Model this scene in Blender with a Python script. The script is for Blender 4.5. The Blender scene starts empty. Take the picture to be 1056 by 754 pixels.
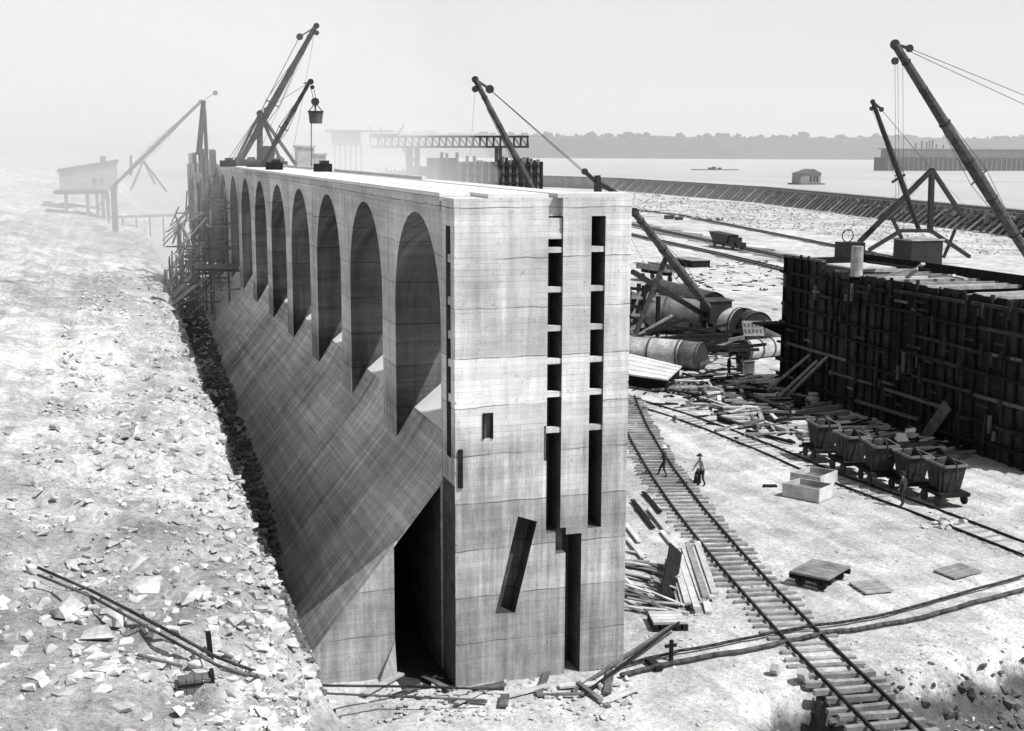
import bpy, bmesh, math, random
from mathutils import Vector, Matrix, noise, Quaternion
R = math.radians
rnd = random.Random(22)
SC = bpy.context.scene
COL = SC.collection

# ------------------------------------------------------------------ camera
# world: x = across the lock (towards the lock floor), y = along the lock wall, z up
F, CX, CY, TH, ROLL, H = 1300.0, 541.0, 369.0, R(9.3), R(0.3), 18.0
AZ = R(18.5)
CAM = Vector((-10.66, -39.04, H))
ct, st = math.cos(TH), math.sin(TH)
cr, sr = math.cos(ROLL), math.sin(ROLL)
cz, sz = math.cos(AZ), math.sin(AZ)

def ray(u, v):
    a = (u - CX) / F; b = -(v - CY) / F
    a, b = a * cr - b * sr, a * sr + b * cr
    x, y, z = a, ct + b * st, -st + b * ct
    return Vector((x * cz + y * sz, -x * sz + y * cz, z))
def G(u, v, z=0.0):                    # survey point on the level z
    r = ray(u, v); return CAM + r * ((z - H) / r.z)
def PS(u, v, s):                       # survey point on the vertical plane y = s
    r = ray(u, v); return CAM + r * ((s - CAM.y) / r.y)
def PT(u, v, t):                       # survey point on the vertical plane x = t
    r = ray(u, v); return CAM + r * ((t - CAM.x) / r.x)

cd = bpy.data.cameras.new('camera')
cam = bpy.data.objects.new('camera', cd); COL.objects.link(cam)
fwd = Vector((sz * ct, cz * ct, -st))
right = Vector((cz, -sz, 0))
up = right.cross(fwd)
r2 = right * cr + up * (-sr); u2 = right * sr + up * cr     # camera leaned a touch
# pixel axes: image right = cos*right..., matched to ray()
r2 = (right * cr + up * sr); u2 = (-right * sr + up * cr)
m = Matrix((r2, u2, -fwd)).transposed().to_4x4(); m.translation = CAM
cam.matrix_world = m
cd.sensor_fit = 'HORIZONTAL'; cd.sensor_width = 36.0
cd.lens = 36.0 * F / 1056.0
cd.shift_x = (528 - CX) / 1056.0
cd.shift_y = -(377 - CY) / 1056.0
cd.clip_start = 0.5; cd.clip_end = 12000
SC.camera = cam
SC.view_settings.view_transform = 'Standard'; SC.view_settings.look = 'None'; SC.view_settings.exposure = 0

# ------------------------------------------------------------------ light
EL = R(55); SAZ = R(44)                # sun: ahead of the end face, over the lock floor
sdir = Vector((math.cos(EL) * math.sin(SAZ), -math.cos(EL) * math.cos(SAZ), math.sin(EL)))
sl = bpy.data.lights.new('sun', 'SUN'); sl.energy = 5.0; sl.angle = R(0.55); sl.color = (1, 0.985, 0.96)
so = bpy.data.objects.new('sun', sl); COL.objects.link(so)
so.rotation_euler = sdir.to_track_quat('Z', 'Y').to_euler()
w = bpy.data.worlds.new('World'); SC.world = w; w.use_nodes = True
nt = w.node_tree; nt.nodes.clear()
sky = nt.nodes.new('ShaderNodeTexSky'); sky.sky_type = 'NISHITA'; sky.sun_disc = False
sky.sun_elevation = EL; sky.sun_rotation = math.atan2(sdir.x, sdir.y)
sky.air_density = 1.2; sky.dust_density = 4.0; sky.ozone_density = 1.0
bw = nt.nodes.new('ShaderNodeHueSaturation'); bw.inputs['Saturation'].default_value = 0.0; bw.inputs['Value'].default_value = 0.9
bg = nt.nodes.new('ShaderNodeBackground'); bg.inputs['Strength'].default_value = 0.055
wo = nt.nodes.new('ShaderNodeOutputWorld')
# summer haze: the lower sky is a white veil over the Nishita sky
tcw = nt.nodes.new('ShaderNodeTexCoord'); sx = nt.nodes.new('ShaderNodeSeparateXYZ'); nt.links.new(tcw.outputs['Generated'], sx.inputs[0])
cl = nt.nodes.new('ShaderNodeMapRange'); nt.links.new(sx.outputs[2], cl.inputs[0])
cl.interpolation_type = 'SMOOTHSTEP'
for i_, q_ in enumerate((0.115, 0.42, 11.0, 1.5)): cl.inputs[i_ + 1].default_value = q_
wn = nt.nodes.new('ShaderNodeTexNoise'); wn.inputs['Scale'].default_value = 3.0; wn.inputs['Detail'].default_value = 3
mpw = nt.nodes.new('ShaderNodeMapping'); mpw.inputs['Scale'].default_value = (1, 1, 3); nt.links.new(tcw.outputs['Generated'], mpw.inputs[0]); nt.links.new(mpw.outputs[0], wn.inputs['Vector'])
wr = nt.nodes.new('ShaderNodeMapRange'); nt.links.new(wn.outputs[0], wr.inputs[0])
for i_, q_ in enumerate((0.3, 0.7, 0.94, 1.06)): wr.inputs[i_ + 1].default_value = q_
mu = nt.nodes.new('ShaderNodeMath'); mu.operation = 'MULTIPLY'; nt.links.new(cl.outputs[0], mu.inputs[0]); nt.links.new(wr.outputs[0], mu.inputs[1])
av = nt.nodes.new('ShaderNodeMix'); av.data_type = 'RGBA'; av.blend_type = 'ADD'; av.inputs[0].default_value = 1.0
nt.links.new(sky.outputs[0], bw.inputs['Color']); nt.links.new(bw.outputs[0], av.inputs[6]); nt.links.new(mu.outputs[0], av.inputs[7])
nt.links.new(av.outputs[2], bg.inputs['Color']); nt.links.new(bg.outputs[0], wo.inputs['Surface'])

# ------------------------------------------------------------------ materials
class NT:
    def __init__(s, name):
        s.m = bpy.data.materials.new(name); s.m.use_nodes = True
        s.t = s.m.node_tree; s.t.nodes.clear()
        s.tc = s.t.nodes.new('ShaderNodeTexCoord')
        g = s.t.nodes.new('ShaderNodeNewGeometry'); s.pos = g.outputs['Position']
    def n(s, ty, **kw):
        nd = s.t.nodes.new(ty)
        for k, v in kw.items(): setattr(nd, k, v)
        return nd
    def set(s, sock, v):
        if hasattr(v, 'is_linked') or isinstance(v, bpy.types.NodeSocket): s.t.links.new(v, sock)
        else: sock.default_value = v
    def math(s, op, a, b=0.0, c=None):
        nd = s.n('ShaderNodeMath', operation=op)
        s.set(nd.inputs[0], a); s.set(nd.inputs[1], b)
        if c is not None: s.set(nd.inputs[2], c)
        return nd.outputs[0]
    def map(s, scale, vec=None, rot=(0, 0, 0)):
        nd = s.n('ShaderNodeMapping'); s.set(nd.inputs[0], vec or s.tc.outputs['Object'])
        nd.inputs['Scale'].default_value = scale; nd.inputs['Rotation'].default_value = rot
        return nd.outputs[0]
    def noise(s, scale, detail=4, rough=.55, vec=None, dist=0.0):
        nd = s.n('ShaderNodeTexNoise'); s.set(nd.inputs['Vector'], vec or s.tc.outputs['Object'])
        nd.inputs['Scale'].default_value = scale; nd.inputs['Detail'].default_value = detail
        nd.inputs['Roughness'].default_value = rough; nd.inputs['Distortion'].default_value = dist
        return nd.outputs[0]
    def range(s, x, a, b, c, d):
        nd = s.n('ShaderNodeMapRange'); s.set(nd.inputs[0], x)
        for i, q in enumerate((a, b, c, d)): nd.inputs[i + 1].default_value = q
        return nd.outputs[0]
    def done(s, val, rough=.9, height=None, bump=.4, dist=.05, spec=.2, metal=0):
        p = s.n('ShaderNodeBsdfPrincipled'); o = s.n('ShaderNodeOutputMaterial')
        cl = s.n('ShaderNodeClamp'); s.set(cl.inputs[0], val); cl.inputs[1].default_value = .008; cl.inputs[2].default_value = .85
        cb = s.n('ShaderNodeCombineColor')
        for i in range(3): s.t.links.new(cl.outputs[0], cb.inputs[i])
        s.t.links.new(cb.outputs[0], p.inputs['Base Color'])
        p.inputs['Roughness'].default_value = rough; p.inputs['Specular IOR Level'].default_value = spec; p.inputs['Metallic'].default_value = metal
        if height is not None:
            b = s.n('ShaderNodeBump'); b.inputs['Strength'].default_value = bump; b.inputs['Distance'].default_value = dist
            s.set(b.inputs['Height'], height); s.t.links.new(b.outputs[0], p.inputs['Normal'])
        s.t.links.new(p.outputs[0], o.inputs[0])
        return s.m

def simple(name, base, var=.35, scale=2.0, rough=.85, bump=.3, stretch=(1, 1, 1), spec=.2, metal=0):
    t = NT(name); v = t.map(stretch)
    a = t.noise(scale, 6, .6, v); b = t.noise(scale * 7, 4, .6, v); c = t.noise(scale * .15, 3, .5)
    f = t.math('MULTIPLY', t.range(a, .3, .7, 1 - var, 1 + var), t.range(b, .3, .7, 1 - var * .5, 1 + var * .5))
    f = t.math('MULTIPLY', f, t.range(c, .3, .7, 1 - var * .5, 1 + var * .5))
    oi = t.n('ShaderNodeObjectInfo')
    f = t.math('MULTIPLY', f, t.range(oi.outputs['Random'], 0, 1, .82, 1.15))
    return t.done(t.math('MULTIPLY', f, base), rough, t.math('ADD', a, t.math('MULTIPLY', b, .4)), bump, .03, spec, metal)

def board_concrete(name, base, mode='wall', drip=.3, dirt=.35):
    t = NT(name)
    sp = t.n('ShaderNodeSeparateXYZ'); t.set(sp.inputs[0], t.pos)
    x, y, z = sp.outputs
    if mode == 'wall': along = t.math('ADD', x, y); acr = z
    else: along = y; acr = t.math('MULTIPLY', z, 1.32)
    cb = t.n('ShaderNodeCombineXYZ'); t.set(cb.inputs[0], along); t.set(cb.inputs[1], acr)
    vec = cb.outputs[0]
    wob = t.noise(.7, 2, .5, vec)
    def bricks(vec, width, height, mortar, c1, c2, mc):
        b = t.n('ShaderNodeTexBrick'); t.set(b.inputs['Vector'], vec)
        b.offset = .37; b.inputs['Scale'].default_value = 1
        for k, q in (('Color1', c1), ('Color2', c2), ('Mortar', mc)): b.inputs[k].default_value = (q, q, q, 1)
        b.inputs['Mortar Size'].default_value = mortar; b.inputs['Mortar Smooth'].default_value = .6
        b.inputs['Brick Width'].default_value = width; b.inputs['Row Height'].default_value = height
        r = t.n('ShaderNodeRGBToBW'); t.set(r.inputs[0], b.outputs[0]); return r.outputs[0]
    boards = bricks(vec, 3.6, .2, .01, .9, 1.06, .66)
    fade = t.range(t.noise(.3, 4, .65, vec, 1.0), .36, .6, .05, 1)          # boards show in patches
    boards = t.math('ADD', t.math('MULTIPLY', t.math('SUBTRACT', boards, 1), fade), 1)
    # pour lifts: each its own tone, with wandering, broken lines between
    cb2 = t.n('ShaderNodeCombineXYZ'); t.set(cb2.inputs[0], along); t.set(cb2.inputs[1], t.math('ADD', acr, t.math('MULTIPLY', t.noise(.8, 3, .5, vec), .2)))
    lifts = bricks(cb2.outputs[0], 37, 1.63, .024, .84, 1.07, .3)
    lf = t.range(t.noise(.8, 4, .65, t.map((.5, 1, 1), vec)), .38, .54, .2, 1)
    tone = bricks(cb2.outputs[0], 37, 1.63, .0, .84, 1.08, .95)
    lifts = t.math('MULTIPLY', t.math('ADD', t.math('MULTIPLY', t.math('SUBTRACT', lifts, .95), lf), .95), tone)
    strv = t.map((1.5, .10, 1) if mode == 'wall' else (1.7, .11, 1), vec)
    sm = t.range(t.noise(.22, 3, .6, vec), .38, .62, .15, 1)               # stains only here and there
    streak = t.math('ADD', t.math('MULTIPLY', t.math('SUBTRACT', t.range(t.noise(1, 6, .7, strv, .3), .3, .7, 1 - drip * 1.5, 1 + drip), 1), sm), 1)
    hstr = t.range(t.noise(1.0, 5, .65, t.map((.1, 2.2, 1), vec)), .3, .7, 1 - drip * .5, 1 + drip * .4)
    big = t.range(t.noise(.16, 5, .6, vec), .3, .7, 1 - dirt, 1 + dirt * .6)
    blot = t.range(t.noise(.9, 6, .7, vec), .25, .5, .74, 1)
    pit = t.range(t.noise(5, 3, .6, vec), .62, .7, 1, .7)
    grain = t.noise(14, 4, .7)
    f = boards
    if mode != 'wall':
        lifts = t.math('ADD', t.math('MULTIPLY', t.math('SUBTRACT', lifts, 1), .35), 1)
        slick = t.range(t.noise(1, 6, .68, t.map((5.5, .07, 1), vec), .2), .32, .68, .72, 1.2)
        cross = t.range(t.noise(1, 5, .65, t.map((.06, 3.5, 1), vec)), .32, .68, .74, 1.16)
        low_z = t.range(t.math('ADD', z, t.math('MULTIPLY', t.math('SUBTRACT', t.noise(.28, 5, .65, t.map((1, .5, 1), vec)), .5), 9)), .5, 5.5, .52, 1.0)  # darker towards the apron foot, edge broken by noise
        f = t.math('MULTIPLY', f, t.math('MULTIPLY', slick, t.math('MULTIPLY', cross, low_z)))
    for q in (lifts, streak, hstr, big, blot, pit, t.range(grain, .3, .7, .88, 1.12)): f = t.math('MULTIPLY', f, q)
    if mode == 'wall':       # older, rougher first lifts below the construction joint
        old = t.range(t.math('ADD', z, t.math('MULTIPLY', t.noise(.6, 4, .6, vec), 1.2)), 8.7, 9.6, .7, 1)
        mot = t.math('MULTIPLY', t.range(t.noise(.6, 6, .7, t.map((2.2, .4, 1), vec)), .3, .7, .5, 1.3), t.range(t.noise(1.2, 5, .7, t.map((5, .12, 1), vec)), .34, .66, .74, 1.16))
        mask = t.range(z, 8.2, 9.2, 1, 0)
        f = t.math('MULTIPLY', f, t.math('MULTIPLY', old, t.math('ADD', t.math('MULTIPLY', t.math('SUBTRACT', mot, 1), mask), 1)))
    h = t.math('ADD', boards, t.math('MULTIPLY', grain, .35))
    return t.done(t.math('MULTIPLY', f, base), .9, h, .5, .03, .15)

M = {}
M['end'] = board_concrete('formed_concrete', .80, 'wall', .36, .36)
M['arcade'] = board_concrete('arcade_concrete', .70, 'wall', .3, .3)
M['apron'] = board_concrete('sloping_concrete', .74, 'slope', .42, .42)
M['apron_end'] = board_concrete('apron_end_concrete', .78, 'wall', .3, .3)  # pale tone for the apron end and its footing
M['inside'] = board_concrete('shade_dark_concrete', .19, 'wall', .55, .5)  # shade put into the colour of arch insides and end-face recesses
M['slot'] = simple('deep_shade_concrete', .09, .4, 1.5, .95, .3)  # near black: shade painted on slots, lower pier side and apron hollow
M['sun_patch'] = simple('sun_patch_concrete', .85, .1, 1.5, .9, .2)  # near white: sunlight put into the arch floor colour
M['deck'] = simple('deck_concrete', .66, .12, 1.2, .85, .2)
M['timber_dark'] = simple('dark_timber', .014, .5, 1.5, .9, .4)
M['timber_sooty'] = simple('sooty_timber', .035, .6, 1.0, .9, .4)
M['timber_white'] = simple('new_timber', .62, .25, 1.5, .85, .3)
M['timber_mid'] = simple('weathered_timber', .12, .45, 1.5, .9, .4)
M['timber_grey'] = simple('grey_timber', .26, .4, 1.5, .9, .4)
M['timber_pale'] = simple('pale_timber', .48, .3, 1.5, .85, .3)
M['iron'] = simple('black_iron', .018, .4, 3, .55, .2, spec=.4)
M['rust'] = simple('rusty_steel', .075, .5, 2, .75, .3)
M['steel'] = simple('grey_steel', .15, .6, .7, .6, .15, spec=.4)
M['bucket_steel'] = simple('tarnished_steel', .04, .6, 1.6, .7, .3, spec=.25)
M['steel_pale'] = simple('pale_steel', .38, .55, .6, .6, .15, spec=.4)
M['canvas'] = simple('canvas', .62, .2, 2, .95, .3)
M['skin'] = simple('skin', .30, .1, 4, .6, .1)
M['shirt_dark'] = simple('dark_cloth', .035, .3, 5, .95, .3)
M['shirt_pale'] = simple('pale_cloth', .45, .15, 5, .95, .3)
M['rock'] = simple('limestone', .47, .4, .9, .95, .6)
M['rock_dark'] = simple('dark_rock', .13, .4, .9, .95, .6)
M['wood_far'] = simple('far_foliage', .05, .5, .05, 1, .2)
M['cable'] = simple('wire_rope', .06, .1, 3, .6, .1)

def ground_mat(name, base, patch=.5, grit=.3, low_dark=False, speck=.6):
    t = NT(name)
    a = t.noise(.07, 6, .62); b = t.noise(.5, 7, .65, dist=.6); c = t.noise(4.5, 6, .7); d = t.noise(22, 4, .7)
    f = t.math('MULTIPLY', t.range(a, .35, .65, 1 - patch * .45, 1 + patch * .2), t.range(b, .35, .7, 1 - patch * .55, 1 + patch * .3))
    sp = t.n('ShaderNodeSeparateXYZ'); t.set(sp.inputs[0], t.pos); f = t.math('MULTIPLY', f, t.range(t.math('ADD', sp.outputs[2], t.math('MULTIPLY', t.math('SUBTRACT', b, .5), 1.6)), -1.0, -.35, .2, 1)) if low_dark else f  # darker below the floor level, edge broken by noise
    f = t.math('MULTIPLY', f, t.range(c, .3, .7, 1 - grit, 1 + grit * .7)); f = t.math('MULTIPLY', f, t.range(d, .3, .7, 1 - grit * .7, 1 + grit * .6))
    if name == 'broken_limestone':      # older, dirtier tip at the near end
        sp = t.n('ShaderNodeSeparateXYZ'); t.set(sp.inputs[0], t.pos)
        f = t.math('MULTIPLY', f, t.range(t.math('ADD', sp.outputs[1], t.math('MULTIPLY', t.math('SUBTRACT', t.noise(.3, 5, .65), .5), 14)), -10, 8, .66, 1))
    rv = t.map((1.1, .05, 1), rot=(0, 0, R(-14))); f = t.math('MULTIPLY', f, t.range(t.noise(1, 4, .6, rv, .4), .36, .62, .8, 1.06))
    e = t.noise(7, 3, .6); e2 = t.noise(2.3, 5, .7, dist=.4)
    f = t.math('MULTIPLY', f, t.range(e, .58, .66, 1, speck)); f = t.math('MULTIPLY', f, t.range(e2, .58, .7, 1, .5 + speck * .5))
    h = t.math('ADD', t.math('MULTIPLY', c, 1.0), t.math('MULTIPLY', d, .35))
    return t.done(t.math('MULTIPLY', f, base), .95, h, .8, .12, .1)
M['ground'] = ground_mat('packed_limestone_dust', .70, .62, .3, True)
M['bank'] = ground_mat('broken_limestone', .76, .75, .42, False, .62)
M['gap_shade'] = ground_mat('gap_shade_dark', .06, .5, .4)  # dark colour standing in for shade in the gap
M['dirt'] = ground_mat('dark_cinders', .30, .8, .5)
t = NT('river_water')
M['river'] = t.done(t.range(t.noise(.02, 4, .6, t.map((1, .3, 1))), .3, .7, .40, .50), .5, t.noise(.6, 4, .6), .3, .1, .4)

# ------------------------------------------------------------------ mesh building
class MB:
    def __init__(s): s.v = []; s.f = []
    def add(s, vs, fs):
        o = len(s.v); s.v += [Vector(p) for p in vs]; s.f += [tuple(i + o for i in q) for q in fs]; return s
    def box(s, a, b):              # corner to corner
        (x0, y0, z0), (x1, y1, z1) = a, b
        return s.add([(x0, y0, z0), (x1, y0, z0), (x1, y1, z0), (x0, y1, z0), (x0, y0, z1), (x1, y0, z1), (x1, y1, z1), (x0, y1, z1)],
                     [(3, 2, 1, 0), (4, 5, 6, 7), (0, 1, 5, 4), (1, 2, 6, 5), (2, 3, 7, 6), (3, 0, 4, 7)])
    def obox(s, c, dx, dy, dz):    # centre and three half-vectors
        c, dx, dy, dz = map(Vector, (c, dx, dy, dz))
        vs = [c + dx * i + dy * j + dz * k for k in (-1, 1) for i, j in ((-1, -1), (1, -1), (1, 1), (-1, 1))]
        return s.add(vs, [(3, 2, 1, 0), (4, 5, 6, 7), (0, 1, 5, 4), (1, 2, 6, 5), (2, 3, 7, 6), (3, 0, 4, 7)])
    def beam(s, a, b, w, h=None, upv=(0, 0, 1)):
        a, b = Vector(a), Vector(b); d = b - a
        if d.length < 1e-6: return s
        h = h or w; n = d.normalized(); uv = Vector(upv)
        if abs(n.dot(uv)) > .98: uv = Vector((1, 0, 0))
        x = n.cross(uv).normalized(); y = x.cross(n)
        return s.obox((a + b) / 2, x * w / 2, d / 2, y * h / 2)
    def tube(s, a, b, r0, r1=None, n=8, caps=True):
        a, b = Vector(a), Vector(b); r1 = r0 if r1 is None else r1; d = (b - a).normalized()
        x = d.orthogonal().normalized(); y = d.cross(x); o = len(s.v)
        for c, r in ((a, r0), (b, r1)):
            for i in range(n):
                q = 2 * math.pi * i / n; s.v.append(c + x * (math.cos(q) * r) + y * (math.sin(q) * r))
        for i in range(n): j = (i + 1) % n; s.f.append((o + i, o + j, o + n + j, o + n + i))
        if caps: s.f.append(tuple(o + i for i in reversed(range(n)))); s.f.append(tuple(o + n + i for i in range(n)))
        return s
    def path(s, pts, r, n=6):
        for a, b in zip(pts, pts[1:]): s.tube(a, b, r, r, n)
        return s
    def ring(s, c, axis, r, w, th, n=16):   # flat hoop around axis
        c = Vector(c); a = Vector(axis).normalized(); x = a.orthogonal().normalized(); y = a.cross(x); o = len(s.v)
        for i in range(n):
            q = 2 * math.pi * i / n; e = x * math.cos(q) + y * math.sin(q)
            for rr, hh in ((r, -w / 2), (r + th, -w / 2), (r + th, w / 2), (r, w / 2)): s.v.append(c + e * rr + a * hh)
        for i in range(n):
            j = (i + 1) % n
            for k in range(4): l = (k + 1) % 4; s.f.append((o + i * 4 + k, o + i * 4 + l, o + j * 4 + l, o + j * 4 + k))
        return s
    def prism(s, pts, ext):       # planar polygon swept along ext
        n = len(pts); ext = Vector(ext); a = [Vector(p) for p in pts]
        return s.add(a + [p + ext for p in a], [tuple(reversed(range(n))), tuple(range(n, 2 * n))] + [(i, (i + 1) % n, n + (i + 1) % n, n + i) for i in range(n)])
    def mesh(s, name, org=(0, 0, 0)):
        me = bpy.data.meshes.new(name); org = Vector(org)
        me.from_pydata([tuple(p - org) for p in s.v], [], s.f); me.update()
        bm = bmesh.new(); bm.from_mesh(me); bmesh.ops.recalc_face_normals(bm, faces=bm.faces); bm.to_mesh(me); bm.free()
        return me
    def build(s, name, mat, parent=None, label=None, smooth=False, kind=None):
        org = wloc(parent) if parent else (0, 0, 0)
        o = bpy.data.objects.new(name, s.mesh(name, org)); COL.objects.link(o); o.parent = parent
        o.data.materials.append(M[mat] if isinstance(mat, str) else mat)
        if smooth:
            for p in o.data.polygons: p.use_smooth = True
        if label: o['label'] = label
        if kind: o['kind'] = kind
        return o
def wloc(o):
    v = Vector((0, 0, 0))
    while o: v += o.location; o = o.parent
    return v
def tag(o, label, cat, group=None):
    o['label'] = label; o['category'] = cat
    if group: o['group'] = group
    return o
def thing(name, loc, label, cat, group=None):
    o = bpy.data.objects.new(name, None); COL.objects.link(o); o.location = Vector(loc); o.empty_display_size = .3
    return tag(o, label, cat, group)
def solo(mb, name, mat, base, label, cat, group=None, smooth=False):     # a thing that is one mesh, origin at its base
    base = Vector(base)
    o = bpy.data.objects.new(name, mb.mesh(name, base)); COL.objects.link(o); o.location = base
    o.data.materials.append(M[mat])
    if smooth:
        for p in o.data.polygons: p.use_smooth = True
    return tag(o, label, cat, group)
def dup(root, loc, rz=0.0, label=None, sc=1.0):
    c = root.copy(); COL.objects.link(c); c.location = loc; c.rotation_euler = (0, 0, rz); c.scale = (sc, sc, sc)
    if label: c['label'] = label
    for ch in list(root.children):
        d = ch.copy(); COL.objects.link(d); d.parent = c
        for g in list(ch.children):
            e = g.copy(); COL.objects.link(e); e.parent = d
    return c
def cut(ob, mb):
    me = mb.mesh('cutter'); co = bpy.data.objects.new('cutter', me); COL.objects.link(co); co.location = wloc(ob)
    # the cutter mesh is in world space, the object in its own
    co.location = (0, 0, 0)
    md = ob.modifiers.new('b', 'BOOLEAN'); md.operation = 'DIFFERENCE'; md.object = co; md.solver = 'EXACT'; md.use_self = True
    bpy.context.view_layer.update()
    dg = bpy.context.evaluated_depsgraph_get()
    nm = bpy.data.meshes.new_from_object(ob.evaluated_get(dg))
    ob.modifiers.clear(); ob.data = nm
    bpy.data.objects.remove(co)
def structure(mb, name, mat, smooth=False):
    o = mb.build(name, mat, None, smooth=smooth); o['kind'] = 'structure'; return o
def stuff(mb, name, mat, label, cat):
    o = mb.build(name, mat); o['kind'] = 'stuff'; return tag(o, label, cat)

# broken stone shapes
def hull_shape(seed, n=14, flat=.65):
    q = random.Random(seed); bm = bmesh.new()
    for _ in range(n):
        p = Vector((q.uniform(-1, 1), q.uniform(-1, 1), q.uniform(-1, 1)))
        p = p.normalized() * q.uniform(.75, 1.05); p.x = max(-.8, min(.8, p.x)); p.y = max(-.75, min(.75, p.y)); p.z *= flat
        bm.verts.new(p)
    bmesh.ops.convex_hull(bm, input=bm.verts)
    lo = [v for v in bm.verts if not v.link_faces]
    for v in lo: bm.verts.remove(v)
    bm.verts.index_update()
    r = ([v.co.copy() for v in bm.verts], [tuple(v.index for v in f.verts) for f in bm.faces]); bm.free(); return r
ROCKS = [hull_shape(i, 10 + i % 5, .5 + .07 * (i % 5)) for i in range(16)]
def rock(mb, c, size, q=rnd, flat=1.0):
    vs, fs = q.choice(ROCKS)
    m = Matrix.Rotation(q.uniform(0, 6.28), 3, 'Z') @ Matrix.Rotation(q.uniform(-.4, .4), 3, 'X')
    sc = Vector((size * q.uniform(.8, 1.25), size * q.uniform(.6, 1.0), size * q.uniform(.6, 1.0) * flat)); c = Vector(c)
    mb.add([m @ Vector((p.x * sc.x, p.y * sc.y, p.z * sc.z)) + c for p in vs], fs)

# ================================================================== SETTING
WL = 87.5; WT = 6.15; WH = 16.5
def nz(x, y, f, o=4, seed=0.0): return noise.fractal(Vector((x * f + seed, y * f - seed, seed * .37)), 1.0, 2.0, o)
LIP = [G(u, v) for u, v in ((250, 765), (560, 746), (640, 727), (700, 713), (790, 703), (890, 690), (990, 673), (1056, 661), (1300, 620))]
def lip_s(t):
    if t <= LIP[0].x: return LIP[0].y
    for a, b in zip(LIP, LIP[1:]):
        if t <= b.x: return a.y + (b.y - a.y) * (t - a.x) / (b.x - a.x)
    return LIP[-1].y
def sstep(a, b, x):
    x = max(0, min(1, (x - a) / (b - a))); return x * x * (3 - 2 * x)
def gz(t, s):                                   # lock floor height
    d = lip_s(t) + .6 * nz(t, 3, .35, 3, 5) + .5 * nz(t, s, 1.0, 4, 15) - s
    k = sstep(7.5, 11, t)
    z = .07 * nz(t, s, .25, 5) + .035 * nz(t, s, 1.6, 3, 7)
    if t < -5.0: z -= .1
    z -= k * (1.7 * sstep(0, 1.9, d) + .35 * sstep(1.5, 5, d) - .12 * nz(t, s, 1.2, 3, 2) * sstep(.2, 2, d))
    e = min(sstep(0, 6, 70 - t), sstep(0, 6, 170 - s), sstep(0, 4, s + 44))
    return z * (e if s > 20 else 1)
def grid(x0, x1, nx, y0, y1, ny, fn, pw=1.0):
    mb = MB()
    for j in range(ny + 1):
        y = y0 + (y1 - y0) * (j / ny) ** pw
        for i in range(nx + 1):
            x = x0 + (x1 - x0) * i / nx; mb.v.append(Vector((x, y, fn(x, y))))
    for j in range(ny):
        for i in range(nx):
            a = j * (nx + 1) + i; mb.f.append((a, a + 1, a + nx + 2, a + nx + 1))
    return mb
structure(grid(-7, 70, 190, -44, 170, 430, gz, 1.25), 'ground', 'ground', True)
far = MB()
BIG = 5200
for a, b in (((-7, 170), (70, BIG)), ((70, -200), (BIG, BIG)), ((-BIG, 320), (-7, BIG))):
    far.add([(a[0], a[1], 0), (b[0], a[1], 0), (b[0], b[1], 0), (a[0], b[1], 0)], [(0, 1, 2, 3)])
structure(far, 'terrain', 'ground')
mb = grid(-1.74, .02, 6, .3, 9.5, 24, lambda x, y: gz(x, y) + .03); structure(mb, 'ground_gap_shade', 'gap_shade')  # dark sheet added as shade on the floor of the gap

# rock bank beside the trench
def fill(s): return max(0, .5 + .085 * min(s, 18)) + max(0, min(85, s - 18)) * .032
def edge_t(s): return -6.2 + .018 * max(0, min(90, s)) - .22 * max(0, min(6, -s - 4)) + .35 * nz(s, 1, .22, 4, 9)
def bz(t, s):
    e = edge_t(s) - t
    top = 4.6 + .06 * max(0, s - 60) * .3
    if e < 0:
        k = 3.2 if s > -1 else max(1.1, 3.2 + (s + 1) * .35)
        z = top + e * k; z = max(z, fill(s) - .4 - .25 * max(0, -s))
        z += .3 * nz(t, s, .8, 3, 3)
    else:
        z = top + .5 * (1 - math.exp(-e * 1.2)) + .10 * min(e, 25) + .42 * nz(t, s, .16, 4, 4) * min(1, e * .5) + .15 * nz(t, s, 1.3, 4, 11)
        st_ = nz(t, s, .3, 2, 21)
        z += .3 * sstep(.05, .09, st_)
    if s > 120: z += 0
    return z
mb = MB(); nx, ny = 120, 420
for j in range(ny + 1):
    y = -46 + (330 + 46) * (j / ny) ** 1.7
    for i in range(nx + 1):
        q = i / nx; x = -4.6 - 60 * q ** 2.2
        if y > 88: x = x + (y - 88) * .02
        mb.v.append(Vector((x, y, bz(x, y))))
for j in range(ny):
    for i in range(nx):
        a = j * (nx + 1) + i; mb.f.append((a, a + 1, a + nx + 2, a + nx + 1))
structure(mb, 'rock_bank', 'bank', True)
mb = MB(); mb.add([(-64, -46, 6.6), (-64, 330, 8), (-900, 330, 8), (-900, -46, 8)], [(0, 1, 2, 3)])
structure(mb, 'plateau', 'bank')
def GB(u, v):                                    # survey point on the bank surface
    r = ray(u, v); k = (7.5 - H) / r.z
    for _ in range(600):
        p = CAM + r * k
        if p.z <= bz(p.x, p.y): return p
        k += .08
    return p
# river beyond the cofferdam, level 5
CO = [G(400, 186), G(638, 196), G(790, 209), G(890, 222), G(1080, 247)]
riv = MB()
a0 = CO[0] + (CO[0] - CO[1]) * 1.2; a1 = CO[-1] + (CO[-1] - CO[-2]) * 2
ptsr = [(p.x, p.y + 6, 5.0) for p in CO[:-1]] + [(a1.x, a1.y + 6, 5), (5200, a1.y, 5), (5200, 5100, 5), (-2500, 5100, 5), (-2500, 900, 5), (a0.x - 200, 800, 5)]
riv.add(ptsr, [tuple(range(len(ptsr)))])
structure(riv, 'river', 'river')
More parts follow.
